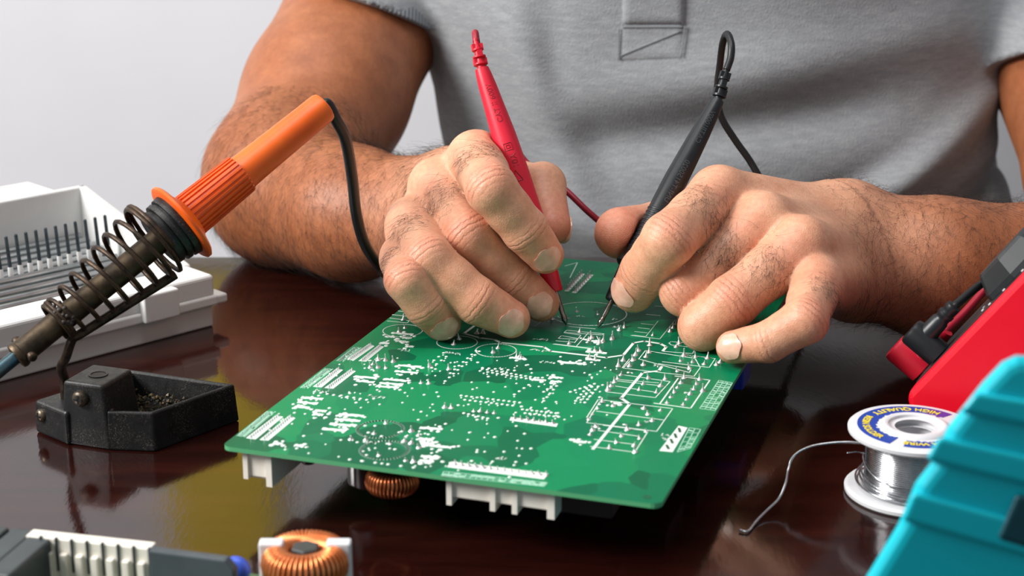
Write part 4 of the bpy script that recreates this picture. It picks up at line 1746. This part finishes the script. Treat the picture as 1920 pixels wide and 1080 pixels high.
# mains cord
cord = spline([ipt(738), ipt(752), atd(630, 225, 0.748), atd(648, 262, 0.758), atd(660, 330, 0.775), atd(668, 400, 0.790), atd(683, 455, 0.805), atd(708, 495, 0.822), atd(735, 522, 0.845), atd(770, 520, 0.875), TBL(-0.045, 0.925, 0.008), TBL(-0.06, 0.955, 0.004), TBL(-0.10, TEDGE + 0.004, 0.004), TBL(-0.11, TEDGE + 0.012, -0.03), TBL(-0.11, TEDGE + 0.02, -0.12)], 8)
MB().tube(cord, 0.0027, 12).part('power_cord', m_blkc, iron, True)

# ------------------------------------------------------------------ iron stand
stand = empty('soldering_iron_stand', onh(250, 800, 0))
tag(stand, 'black soldering iron stand with a dross tray and a rusty wire coil', 'iron stand')
Q = lambda u, v, h=0.0: onh(u, v, h)
M1, M2 = Q(118, 832), Q(205, 845)
L1 = Q(66, 810)
fx = nrm((M2 - M1) * np.array([1, 1, 0]))
fy = np.array([-fx[1], fx[0], 0.0])
wm = float(np.linalg.norm(M2 - M1))
mid = MB().hexa([M1 - fx * 0.001, M2 + fx * 0.001, M2 + fy * 0.026 + fx * 0.001, M1 + fy * 0.026 - fx * 0.001] +
                [p + np.array([0, 0, 0.0290]) for p in (M1 + fx * 0.002 + fy * 0.001, M2 - fx * 0.0015 + fy * 0.001, M2 + fy * 0.024 - fx * 0.0015, M1 + fy * 0.024 + fx * 0.002)]).part('clamp_block', m_bakelite, stand)
bevel(mid, 0.0014, 3)
lx = nrm((M1 - L1) * np.array([1, 1, 0]))
ly = np.array([-lx[1], lx[0], 0.0])
low = MB().hexa([L1, M1 + lx * 0.004, M1 + lx * 0.004 + ly * 0.020, L1 + ly * 0.020] + [p + np.array([0, 0, 0.0155]) for p in (L1 + lx * 0.0015, M1 + lx * 0.004, M1 + lx * 0.004 + ly * 0.019, L1 + lx * 0.0015 + ly * 0.019)]).part('rod_socket', m_bakelite, stand)
bevel(low, 0.0016, 3)
# the tray: four-sided, open on top
T1, T2, T3 = M2 - fx * 0.001, Q(291, 848), Q(450, 789)
T4 = Q(236, 692, 0.019) - np.array([0, 0, 0.019])
TP = [T1, T2, T3, T4]


def inset(P, d):
    out = []
    n = len(P)
    for i in range(n):
        a, b, c = P[i - 1][:2], P[i][:2], P[(i + 1) % n][:2]
        e1, e2 = nrm(b - a), nrm(c - b)
        n1, n2 = np.array([-e1[1], e1[0]]), np.array([-e2[1], e2[0]])
        s = nrm(n1 + n2)
        q = b + s * d / max(0.3, s @ n1)
        out.append(np.array([q[0], q[1], TZ]))
    return out


TI = inset(TP, 0.0028)
TI2 = inset(TP, 0.0042)
up = lambda P, h: [p + np.array([0, 0, h]) for p in P]
hts = (0.0175, 0.0178, 0.0178, 0.0195)
rim_o = [p + np.array([0, 0, h]) for p, h in zip(inset(TP, 0.0008), hts)]
rim_i = [p + np.array([0, 0, h]) for p, h in zip(TI, hts)]
flo = up(TI2, 0.0075)
v = up(TP, 0.0) + rim_o + rim_i + flo
f = [(3, 2, 1, 0), (12, 13, 14, 15)]
for i in range(4):
    j = (i + 1) % 4
    f += [(i, j, 4 + j, 4 + i), (4 + i, 4 + j, 8 + j, 8 + i), (8 + i, 8 + j, 12 + j, 12 + i)]
tray = part('tray', v, f, m_bakelite, stand)
bevel(tray, 0.0014, 3)
# dross on the tray floor
m_dross = worn('solder_dross', srgb(40, 34, 24), srgb(120, 104, 70), 500.0, 0.4, 0.5, lo=0.45, hi=0.75)
mb = MB()
random.seed(3)
cx = sum(TI2) / 4
for i in range(620):
    s, t = random.random(), random.random()
    p = (TI2[0] * (1 - s) + TI2[1] * s) * (1 - t) + (TI2[3] * (1 - s) + TI2[2] * s) * t
    p = cx + (p - cx) * 0.96
    r = random.uniform(0.0004, 0.0014)
    z = 0.0075 + random.uniform(0, 0.0012) + random.uniform(0, 0.005) * max(0.0, t - 0.5) * 2 * (1 - s)
    vv = []
    for (a, b, c) in ((1, 0, 0), (0, 1, 0), (-1, 0, 0), (0, -1, 0), (0, 0, 0.9), (0, 0, -0.6)):
        vv.append(p + np.array([a, b, c]) * r * random.uniform(0.6, 1.3) + np.array([0, 0, z]))
    mb.add(vv, [(0, 1, 4), (1, 2, 4), (2, 3, 4), (3, 0, 4), (1, 0, 5), (2, 1, 5), (3, 2, 5), (0, 3, 5)])
o = mb.part('solder_dross', m_dross, stand, False, None, False)
o['kind'] = 'stuff'
# screws and the socket hole
m_scr = worn('dirty_screw', srgb(120, 108, 92), srgb(70, 62, 54), 300.0, 0.4, 0.8)


def screw(c, n, r):
    n = nrm(n)
    o = MB().lathe(c - n * 0.001, n, [(0, r), (0.0016, r), (0.0024, r * 0.85), (0.0030, r * 0.45)], 20).part('screw', m_scr, stand, True, 40)
    e = nrm(np.cross(n, [0, 0, 1.0]))
    g = np.cross(n, e)
    for a, b in ((e, g), (g, e)):
        part('screw_slot', *(lambda m: (m.v, m.f))(MB().box(c, a, b, n, -r * 0.55, r * 0.55, -r * 0.14, r * 0.14, 0.0008, 0.00215)), m_black, o)


screw(M1 + fx * wm * 0.46 + np.array([0, 0, 0.0222]), -fy, 0.0036)
screw(L1 + lx * 0.0062 + np.array([0, 0, 0.0095]), -ly, 0.0030)
hc_ = M1 + fx * wm * 0.52 + fy * 0.0125 + np.array([0, 0, 0.0290])
MB().lathe(hc_, EZ, [(-0.0005, 0.0042), (0.0004, 0.0042), (0.0004, 0.0033), (-0.0005, 0.0033)], 20, False).part('socket_rim', m_bakelite, stand, True, 40)
MB().lathe(hc_, EZ, [(-0.0002, 0.0034), (0.0001, 0.0034)], 20).part('socket_hole', m_core, stand)
# wire coil, its rod and foot
dn = nrm(np.array([0, 0, -1.0]) - iron_ax.d * (np.array([0, 0, -1.0]) @ iron_ax.d))
lat = np.cross(iron_ax.d, dn)


def coil_c(q):                    # coil centre and radius at pixel distance q
    t = np.clip((q - 95) / 235.0, 0, 1)
    R = 0.0084 + (0.0172 - 0.0084) * t
    return ipt(q) - dn * (0.0008 + 0.0012 * t), R


pts = []
ph = 0.0
segs = [(92, 108, 2.4), (108, 322, 7.0), (322, 332, 1.4)]
for q0, q1, turns in segs:
    n = int(turns * 22)
    for i in range(n):
        s = i / n
        q = q0 + (q1 - q0) * s
        c, R = coil_c(q)
        a = ph + 2 * math.pi * turns * s
        pts.append(c + dn * R * math.cos(a) + lat * R * math.sin(a))
    ph += 2 * math.pi * turns
MB().tube(pts, 0.00105, 8).part('wire_coil', m_rust, stand, True)
rod = []
for q in (318, 300, 260, 220, 180, 140, 110, 96):
    c, R = coil_c(q)
    rod.append(c + dn * (R + 0.0022) + iron_ax.n * 0.0015)
foot = L1 + lx * 0.0105 + ly * 0.010
ftop = foot + np.array([0, 0, 0.019])
_da, _db = depth_of(rod[-1]), depth_of(ftop)
rod += [atd(124, 668, _da + (_db - _da) * 0.35), atd(115, 688, _da + (_db - _da) * 0.7), ftop + np.array([0, 0, 0.006]), ftop, foot + np.array([0, 0, 0.010])]
MB().tube(spline(rod, 5), 0.0021, 12).part('support_rod', m_rust, stand, True)
# clotted flux on the narrow end of the coil
mb = MB()
random.seed(8)
for i in range(26):
    c, R = coil_c(random.uniform(98, 118))
    a = random.uniform(1.4, 2.8)
    p = c + dn * R * math.cos(a) - lat * R * math.sin(a)
    r = random.uniform(0.0007, 0.0014)
    mb.lathe(p - np.array([0, 0, r]), (0, 0, 1), [(0, 0.0001), (r * 0.4, r * 0.8), (r, r), (r * 1.6, r * 0.8), (r * 2, 0.0001)], 8)
o = mb.part('flux_residue', m_core, stand, True, None, False)
o['kind'] = 'stuff'

# ------------------------------------------------------------------ solder spool
m_white = worn('white_plastic', srgb(214, 214, 217), srgb(222, 222, 225), 30.0, 0.4)
m_tin = worn('solder_wire', srgb(178, 180, 184), srgb(200, 202, 206), 400.0, 0.22, 1.0)
m_bluel = material('blue_label', srgb(22, 62, 160), 0.45)
m_purple = material('purple_label', srgb(88, 50, 150), 0.45)
m_yel = material('yellow_print', srgb(238, 214, 50), 0.5)
SC0 = onh(1706, 924, 0)
sR = 122.0 / FPX * depth_of(SC0)
sH = 0.0285
spool = empty('solder_spool', SC0)
tag(spool, 'white spool of shiny solder wire with a torn blue label', 'solder spool')
for z0, nm in ((0.0, 'lower_flange'), (sH - 0.0030, 'upper_flange')):
    MB().lathe(SC0, EZ, [(z0, sR * 0.3), (z0, sR - 0.0010), (z0 + 0.0008, sR - 0.0001), (z0 + 0.0022, sR), (z0 + 0.0029, sR - 0.0007), (z0 + 0.0031, sR - 0.0016), (z0 + 0.0031, sR * 0.3)], 64, False).part(nm, m_white, spool, True, 40)
MB().lathe(SC0, EZ, [(0.0, sR * 0.40), (sH + 0.0012, sR * 0.40), (sH + 0.0016, sR * 0.44), (sH + 0.0015, sR * 0.48), (sH + 0.0006, sR * 0.53), (sH - 0.0002, sR * 0.55), (sH - 0.0015, sR * 0.55)], 56, False).part('hub', m_white, spool, True, 50)
MB().lathe(SC0, EZ, [(sH * 0.45, 0.0001), (sH * 0.45, sR * 0.41)], 40, False).part('hub_floor', m_white, spool)
prof = [(0.0030, sR * 0.55)]
wr_ = 0.00042
wR = sR * 0.70
nt = int((sH - 0.0062) / (2 * wr_))
for i in range(nt):
    z = 0.0032 + wr_ * (2 * i + 1)
    for a in (-75, -35, 0, 35, 75):
        prof.append((z + wr_ * math.sin(math.radians(a)), wR + wr_ * math.cos(math.radians(a))))
prof.append((sH - 0.0030, sR * 0.55))
MB().lathe(SC0, EZ, prof, 56, False).part('wound_wire', m_tin, spool, True)


def sp(r, deg, z):
    w = math.radians(deg)
    return SC0 + np.array([r * math.cos(w), r * math.sin(w), z])


for z0, z1, a0, a1, rr_ in ((0.0155, 0.0050, 165, 320, 1.03), (0.0100, 0.0042, 150, 330, 1.05), (0.0085, 0.0046, 140, 310, 1.09), (0.0052, 0.0040, 120, 330, 1.13), (0.0068, 0.0038, 130, 300, 1.17)):
    MB().tube([sp(wR * rr_ + wr_, a0 + (a1 - a0) * t, z0 + (z1 - z0) * (t ** 0.7)) for t in np.linspace(0, 1, 26)], 0.00042, 7).part('loose_turn', m_tin, spool, True)
MB().tube(spline([sp(wR * 1.02, 172, 0.0160), sp(wR * 1.22, 176, 0.0172), sp(wR * 1.42, 177, 0.0168)], 6), 0.0002, 6).part('frayed_end', m_tin, spool, True)
MB().tube(spline([sp(wR + 0.0002, 235, 0.0245), sp(wR + 0.0012, 205, 0.0243), onh(1590, 829, 0.0232), onh(1540, 833, 0.0215), onh(1508, 842, 0.0190), onh(1486, 858, 0.0158), onh(1478, 880, 0.0120), onh(1473, 905, 0.0090), onh(1460, 935, 0.0050), onh(1438, 957, 0.0025), onh(1418, 977, 0.0012), onh(1402, 996, 0.0008), onh(1386, 994, 0.0008)], 7), 0.00052, 8).part('solder_strand', m_tin, spool, True)


def arc_band(r0, r1, a0, a1, z, mat, parent, seed, name='paper_label'):
    random.seed(seed)
    N = int(abs(a1 - a0) / 3) + 2
    v, f = [], []
    for i in range(N):
        a = a0 + (a1 - a0) * i / (N - 1)
        j = random.uniform(-0.035, 0.02) * sR
        for rr_, zz in ((r0 + j, z), (r1, z), (r1, z - 0.0003), (r0 + j, z - 0.0003)):
            v.append(sp(rr_, a, zz))
    for i in range(N - 1):
        for k in range(4):
            f.append((i * 4 + k, i * 4 + (k + 1) % 4, (i + 1) * 4 + (k + 1) % 4, (i + 1) * 4 + k))
    f += [(0, 1, 2, 3), tuple((N - 1) * 4 + k for k in (3, 2, 1, 0))]
    return part(name, v, f, mat, parent)


zl = sH + 0.00022
lab = arc_band(sR * 0.58, sR * 0.86, 62, 232, zl, m_bluel, spool, 1)
arc_band(sR * 0.62, sR * 0.86, 36, 62, zl, m_purple, spool, 2)
lab2 = arc_band(sR * 0.62, sR * 0.86, 246, 318, zl, m_bluel, spool, 3)


def arc_text(txt, size, r, a_start, tops_in, z, parent):
    """lettering round the flange; tops_in: letter tops point to the hub"""
    c = bpy.data.curves.new('lettering', 'FONT')
    c.body = txt
    c.size = size
    c.extrude = 0.00008
    c.offset = 0.00008
    o = bpy.data.objects.new('lettering', c)
    COL.objects.link(o)
    dg = bpy.context.evaluated_depsgraph_get()
    me = bpy.data.meshes.new_from_object(o.evaluated_get(dg))
    bpy.data.objects.remove(o)
    V = []
    for v_ in me.vertices:
        if tops_in:
            a = a_start + math.degrees(v_.co.x / r)
            rad = r - v_.co.y
        else:
            a = a_start - math.degrees(v_.co.x / r)
            rad = r + v_.co.y
        V.append(sp(rad, a, z + 0.0001 + v_.co.z))
    F = [tuple(p.vertices) for p in me.polygons]
    bpy.data.meshes.remove(me)
    return part('printed_lettering', V, F, m_yel, parent)


arc_text('HIGH QUALITY', 0.0046, sR * 0.78, 46, True, zl, lab)
arc_text('RESIN SOLDER', 0.0040, sR * 0.78, 144, True, zl, lab)
arc_text('SOLDER WIRE', 0.0038, sR * 0.67, 322, False, zl, lab2)

# ------------------------------------------------------------------ multimeter on its stand, seen from the side
m_mred = worn('red_holster', srgb(228, 0, 34), srgb(234, 6, 40), 20.0, 0.42)
m_mdk = worn('meter_grey', srgb(36, 40, 42), srgb(48, 52, 54), 60.0, 0.45)
m_lcd = material('meter_display', srgb(150, 170, 196), 0.2)
E0 = atd(1688, 752, 0.706)
_ph, _ta = math.radians(63.5), math.radians(36.0)
_h = np.array([-math.sin(_ph), math.cos(_ph), 0.0])
mN = _h * math.cos(_ta) + EZ * math.sin(_ta)         # out of the face
mL = -_h * math.sin(_ta) + EZ * math.cos(_ta)        # up along the face
mW = np.array([math.cos(_ph), math.sin(_ph), 0.0])   # across the face, away from the viewer
low_z = (E0 - mN * 0.042)[2] - TZ
meter = empty('multimeter', E0 - mN * 0.042)
tag(meter, 'red multimeter propped up steeply on the table behind the solder spool', 'multimeter')
hol = MB().prism(E0, mL, mN, mW, [(0.0, -0.004), (0.0, -0.036), (0.006, -0.042), (0.165, -0.042), (0.172, -0.036), (0.172, -0.004), (0.168, 0.0), (0.004, 0.0)], 0.0, 0.080).part('holster', m_mred, meter)
bevel(hol, 0.0052, 3)
fac = MB().box(E0, mL, mW, mN, 0.008, 0.164, 0.008, 0.072, -0.004, 0.0004).part('face_panel', m_mdk, meter)
MB().box(E0, mL, mW, mN, 0.105, 0.155, 0.016, 0.064, -0.001, 0.0012).part('display', m_lcd, meter)
dial = MB().lathe(E0 + mL * 0.069 + mW * 0.034, mN, [(0.0006, 0.0215), (0.0030, 0.0212), (0.0100, 0.0172), (0.0112, 0.0160)], 8).part('selector_dial', m_mdk, meter)
for i in range(14):
    a = 2 * math.pi * i / 14
    c = E0 + mL * (0.069 + 0.0255 * math.cos(a)) + mW * (0.034 + 0.0255 * math.sin(a))
    MB().lathe(c, mN, [(0, 0.0008), (0.0009, 0.0007)], 8).part('dial_mark', m_white, meter)
MB().tube([E0 + mL * 0.080 + mW * 0.04 - mN * 0.040, np.array([E0[0] + mL[0] * 0.080 + 0.075, E0[1] + 0.05, TZ + 0.0025])], 0.0025, 10).part('tilt_leg', m_mred, meter, True)


def plug(parent, l, w, mat, r, ln, lift, off):
    c = E0 + mL * l + mW * w
    MB().lathe(c + mN * 0.0006, mN, [(0, r * 0.5), (0.0004, r * 0.96), (ln - 0.002, r), (ln - 0.0006, r * 0.93), (ln, r * 0.75)], 24).part('plug', mat, parent, True, 40)
    s = c + mN * lift
    MB().lathe(s, mL, [(0.003, r * 0.7), (0.012, r * 0.62), (0.013, r * 0.52), (0.0145, r * 0.52), (0.015, r * 0.58), (0.0165, r * 0.58), (0.017, r * 0.48), (0.0185, r * 0.48), (0.019, r * 0.53), (0.021, r * 0.5)], 20).part('plug_collar', mat, parent, True, 40)
    g = lambda a, b, c: E0 + mL * a + mW * b + mN * c
    return spline([s + mL * 0.019, g(l + 0.028, w * 0.6 + off * 0.4, lift * 0.8), g(0.054, off, 0.0050), g(0.085, off + 0.002, 0.0060), g(0.13, off + 0.004, 0.010), g(0.18, off + 0.006, 0.012), g(0.20, off + 0.016, 0.0)], 6)


pr_ = plug(red, 0.0046, 0.0310, m_redp, 0.0068, 0.0165, 0.0056, 0.0700)
pk_ = plug(blk, 0.0205, 0.0165, m_blkp, 0.0062, 0.0165, 0.0105, 0.0600)
MB().tube(pr_ + spline([pr_[-1], TBL(0.305, 0.735, 0.08), TBL(0.295, 0.735, 0.05)], 6)[1:], 0.0018, 10).part('cable', m_redc, red, True)
MB().tube(pk_ + spline([pk_[-1], TBL(0.345, 0.757, 0.08), TBL(0.33, 0.757, 0.05)], 6)[1:], 0.0018, 10).part('cable', m_blkc, blk, True)

# ------------------------------------------------------------------ teal tool case in the near corner
m_teal = worn('teal_plastic', srgb(0, 188, 206), srgb(4, 192, 210), 14.0, 0.42)
m_recess_shade = worn('recess_shade_teal', srgb(2, 64, 76), srgb(4, 74, 86), 14.0, 0.5)  # darkened teal that paints the shade of a recess
TD = 0.47
yt = float(atd(1800, 900, TD)[1])


def tq(u, v):
    r = ray(u, v)
    q = CAM + r * (yt / r[1])
    return float(q[0]), float(q[2])


prof_px = [(1626, 1078), (1684, 982), (1716, 905), (1745, 868), (1776, 800), (1842, 716), (1880, 676), (1906, 664), (2050, 668)]
poly = [tq(*p) for p in prof_px]
d0 = (poly[1][0] - poly[0][0]) / (poly[1][1] - poly[0][1])
zb = TZ + 0.0225
xb = poly[0][0] - d0 * (poly[0][1] - zb)
poly = [(poly[-1][0] + 0.02, zb), (xb, zb)] + poly + [(poly[-1][0] + 0.02, poly[-1][1])]
tdir = nrm(ray(1780, 860))
case = empty('tool_case', (xb + 0.07, yt + 0.05, TZ))
tag(case, 'blurred teal plastic tool case with raised bands, nearest thing at the right', 'tool case')
shell = MB().prism((0, yt, 0), X3, Z3, tdir, poly, 0.0, 0.055).part('case_shell', m_teal, case)
bevel(shell, 0.005, 4)
for pts in ([(1735, 862), (1760, 818), (2040, 880), (2040, 938)], [(1690, 975), (1712, 922), (2040, 1010), (2040, 1075)], [(1800, 772), (1830, 735), (2040, 768), (2040, 822)]):
    o = MB().prism((0, yt, 0), X3, Z3, tdir, [tq(*p) for p in pts], -0.0022, 0.004).part('raised_band', m_teal, case)
    bevel(o, 0.0015, 3)
o = MB().prism((0, yt, 0), X3, Z3, tdir, [tq(*p) for p in [(1868, 1010), (1905, 925), (2030, 950), (2030, 1060)]], -0.0030, 0.004).part('recess_shade', m_recess_shade, case)  # dark panel standing in for a shaded recess in the case
bevel(o, 0.0015, 3)

# ------------------------------------------------------------------ white plastic housing with metal bars
m_hous = worn('white_housing', srgb(206, 206, 205), srgb(214, 214, 212), 25.0, 0.45)
m_bar = worn('bright_steel', srgb(196, 200, 202), srgb(168, 172, 176), 60.0, 0.3, 0.9)
m_pin = worn('dark_pin', srgb(52, 60, 66), srgb(72, 80, 86), 200.0, 0.35, 0.7)
FR = onh(413, 612, 0)
FL = onh(0, 722, 0)
h1 = nrm((FL - FR) * np.array([1, 1, 0]))            # along the front, to the left
h2 = np.array([h1[1], -h1[0], 0.0])
if h2[1] < 0:
    h2 = -h2
HL, HD = 0.24, 0.128
hb = lambda a, b, c: FR + h1 * a + h2 * b + EZ * c
house = empty('plastic_housing', hb(HL / 2, HD / 2, 0))
tag(house, 'white plastic housing with steel bars and upright pins behind the soldering iron', 'housing')


def hbox(name, a0, a1, b0, b1, c0, c1, mat=None, w=0.0012, parent=None):
    o = MB().box(FR, h1, h2, EZ, a0, a1, b0, b1, c0, c1).part(name, mat or m_hous, parent or house)
    return bevel(o, w, 3)


hbox('base_skirt', 0.002, HL, 0.003, HD, 0.0, 0.013)
hbox('front_rail', 0.0, HL, 0.0, 0.012, 0.012, 0.0175)
hbox('front_wall', 0.001, HL, 0.0015, 0.026, 0.0165, 0.0285, w=0.002)
hbox('clip', 0.026, 0.047, -0.0035, 0.006, 0.0125, 0.0275)
hbox('side_tab', -0.010, 0.004, 0.006, 0.018, 0.010, 0.0150)
hbox('floor_plate', 0.004, HL, 0.02, HD, 0.011, 0.0145, worn('grey_floor', srgb(96, 102, 102), srgb(112, 118, 118), 30.0, 0.5))
# end wall, rising towards the back
side = MB().prism(FR, h2, EZ, h1, [(0.020, 0.012), (HD, 0.012), (HD, 0.055), (HD - 0.004, 0.055), (0.024, 0.0290)], 0.0, 0.005).part('end_wall', m_hous, house)
bevel(side, 0.0012, 3)
hbox('back_wall', 0.0, HL, HD - 0.004, HD + 0.001, 0.0, 0.055)
hbox('back_ledge', 0.018, HL, HD, HD + 0.030, 0.050, 0.055)
hbox('back_skirt', 0.018, HL, HD + 0.026, HD + 0.030, 0.0, 0.052)
# steel bars across the tray
for i in range(13):
    b = 0.030 + i * 0.0074
    a0, a1 = 0.010, HL - 0.004
    z = 0.0165 + 0.012 * (i / 12.0)
    MB().tube([hb(a0, b, z), hb(a1, b + 0.002, z)], 0.0019, 8).part('bar', m_bar, house, True)
# upright pins with white sleeves
pin_px = [(8 + 18.3 * i, 556 - 4.4 * i) for i in range(-2, 14)]
for u, v in pin_px:
    p = onh(u, v, 0.0145)
    ab = ((p - FR) @ h1, (p - FR) @ h2)
    if not (0.008 < ab[0] < HL - 0.006):
        continue
    a = MB().lathe(p, EZ + np.array([-0.05, 0, 0]), [(0.0, 0.0011), (0.0315, 0.0009), (0.032, 0.0004)], 10).part('pin', m_pin, house, True, 40)
    part('pin_sleeve', *(lambda m: (m.v, m.f))(MB().lathe(p, EZ + np.array([-0.05, 0, 0]), [(-0.0004, 0.0015), (0.0145, 0.0014), (0.015, 0.0011)], 10)), m_hous, a, True, 40)

# ------------------------------------------------------------------ second circuit board in the near left corner
G0 = onh(300, 1114, 0.006)
gx = nrm((onh(660, 1156, 0.006) - onh(0, 1080, 0.006)) * np.array([1, 1, 0]))
gy = np.array([-gx[1], gx[0], 0.0])
gb = lambda a, b, c: G0 + gx * a + gy * b + EZ * c
pcb2 = empty('small_circuit_board', gb(0, -0.03, -0.006))
tag(pcb2, 'small blurred circuit board with chunky parts, cut off at the near left edge', 'circuit board')


def gpx(u, v, h):
    p = onh(u, v, h) - G0
    return float(p @ gx), float(p @ gy)


def gbox(name, mat, a0, a1, b0, b1, c0, c1, w=0.0008, parent=None):
    o = MB().box(G0, gx, gy, EZ, a0, a1, b0, b1, c0, c1).part(name, mat, parent or pcb2)
    return bevel(o, w, 3)


m_pcb_b = material('olive_solder_mask', srgb(70, 96, 66), 0.4)
m_slate = worn('slate_plastic', srgb(62, 70, 76), srgb(74, 82, 88), 30.0, 0.45)
m_slate2 = worn('relay_plastic', srgb(58, 66, 68), srgb(48, 54, 56), 40.0, 0.4)
_an = gpx(440, 1090, 0.006)[0]
MB().prism(G0, gx, gy, EZ, [(-0.075, -0.080), (0.072, -0.080), (0.072, 0.022), (_an, 0.022), (_an, 0.003), (-0.075, 0.003)], -0.0016, 0.0).part('board', m_pcb_b, pcb2)
for c, (a, b) in enumerate(((-0.070, -0.076), (0.066, -0.076), (-0.070, -0.002), (0.066, -0.002))):
    MB().lathe(gb(a, b, 0), -EZ, [(0, 0.0022), (0.006, 0.0022)], 14).part('standoff', m_white, pcb2, True, 40)
# relays
for u in (-22, 34, 82):
    a, b = gpx(u, 1030, 0.020)
    gbox('relay', m_slate2, a - 0.0045, a + 0.0045, -0.034, 0.000, 0.0, 0.0195, 0.001)
# ivory pin socket
a0, a1 = gpx(58, 1008, 0.021)[0] + 0.003, gpx(284, 1035, 0.021)[0] + 0.003
soc = gbox('socket_strip', m_conn, a0, a1, -0.006, -0.0005, 0.0, 0.0200, 0.0004)
for i in range(8):
    t = (i + 0.5) / 8
    aa = a0 + (a1 - a0) * t
    gbox('socket_slot', m_conn, aa - 0.0012, aa + 0.0012, -0.0078, -0.0058, 0.004, 0.0150, 0.0003, soc)
    gbox('contact', m_pin, a0 + (a1 - a0) * (i + 1.0) / 8 - 0.0004, a0 + (a1 - a0) * (i + 1.0) / 8 + 0.0004, -0.0066, -0.0055, 0.008, 0.0205, 0.0001, soc)
# slate plate with a hole
a0, a1 = gpx(286, 1018, 0.022)[0] + 0.0072, gpx(440, 1035, 0.022)[0] + 0.0072
pl_ = MB().prism(G0, gx, EZ, gy, [(a0, 0.0), (a1, 0.0), (a1, 0.0185), (a1 - 0.003, 0.0220), (a0, 0.0225)], -0.012, -0.008).part('heat_sink', m_slate, pcb2)
bevel(pl_, 0.0006)
ah = (a0 + a1) / 2 - 0.001
part('fixing_hole', *(lambda m: (m.v, m.f))(MB().lathe(gb(ah, -0.0121, 0.0125), gy, [(-0.0001, 0.0013), (0.0006, 0.0013)], 16)), m_core, pl_)
# blue capacitors
for u, v, r in ((456, 1062, 0.0042), (474, 1056, 0.0048)):
    a, _ = gpx(u, v, 0.012)
    c = gb(a, 0.004, 0.0105)
    MB().lathe(c - gy * 0.002, gy, [(-0.0008, r * 0.5), (0, r * 0.85), (0.0012, r), (0.0028, r), (0.004, r * 0.85), (0.0048, r * 0.5)], 24).part('disc_capacitor', material('blue_ceramic', srgb(60, 90, 200), 0.35), pcb2, True, 60)
    MB().tube([c - EZ * (r - 0.001), c - EZ * 0.0105], 0.0005, 6).part('capacitor_lead', m_steel, pcb2)
# big copper choke lying flat
a, b = gpx(574, 1074, 0.016)
tc2 = gb(a, b, 0.0145)
v, f = [], []
N, M = 48, 12
for i in range(N):
    w = 2 * math.pi * i / N
    for j in range(M):
        q = 2 * math.pi * j / M
        rad = 0.0100 + 0.0042 * math.cos(q)
        v.append(tc2 + np.array([rad * math.cos(w), rad * math.sin(w), 0.0052 * math.sin(q)]))
for i in range(N):
    for j in range(M):
        f.append((i * M + j, ((i + 1) % N) * M + j, ((i + 1) % N) * M + (j + 1) % M, i * M + (j + 1) % M))
ck = part('choke_core', v, f, m_core, pcb2, True)
toroid(ck, tc2, 0.0100, 0.0050, 0.0062, 46, 0.00062, worn('bright_copper', srgb(216, 118, 62), srgb(236, 150, 96), 200.0, 0.3, 0.7))
for dx in (-0.0115, 0.0115):
    o = MB().box(tc2, X3, Y3, EZ, dx - 0.0042, dx + 0.0042, -0.0022, 0.0030, -0.0145, 0.0074).part('choke_spacer', m_white, pcb2)
    bevel(o, 0.0008)
MB().lathe(tc2, EZ, [(-0.0145, 0.0050), (0.0052, 0.0050), (0.0056, 0.0044)], 6).part('choke_post', m_slate2, pcb2)
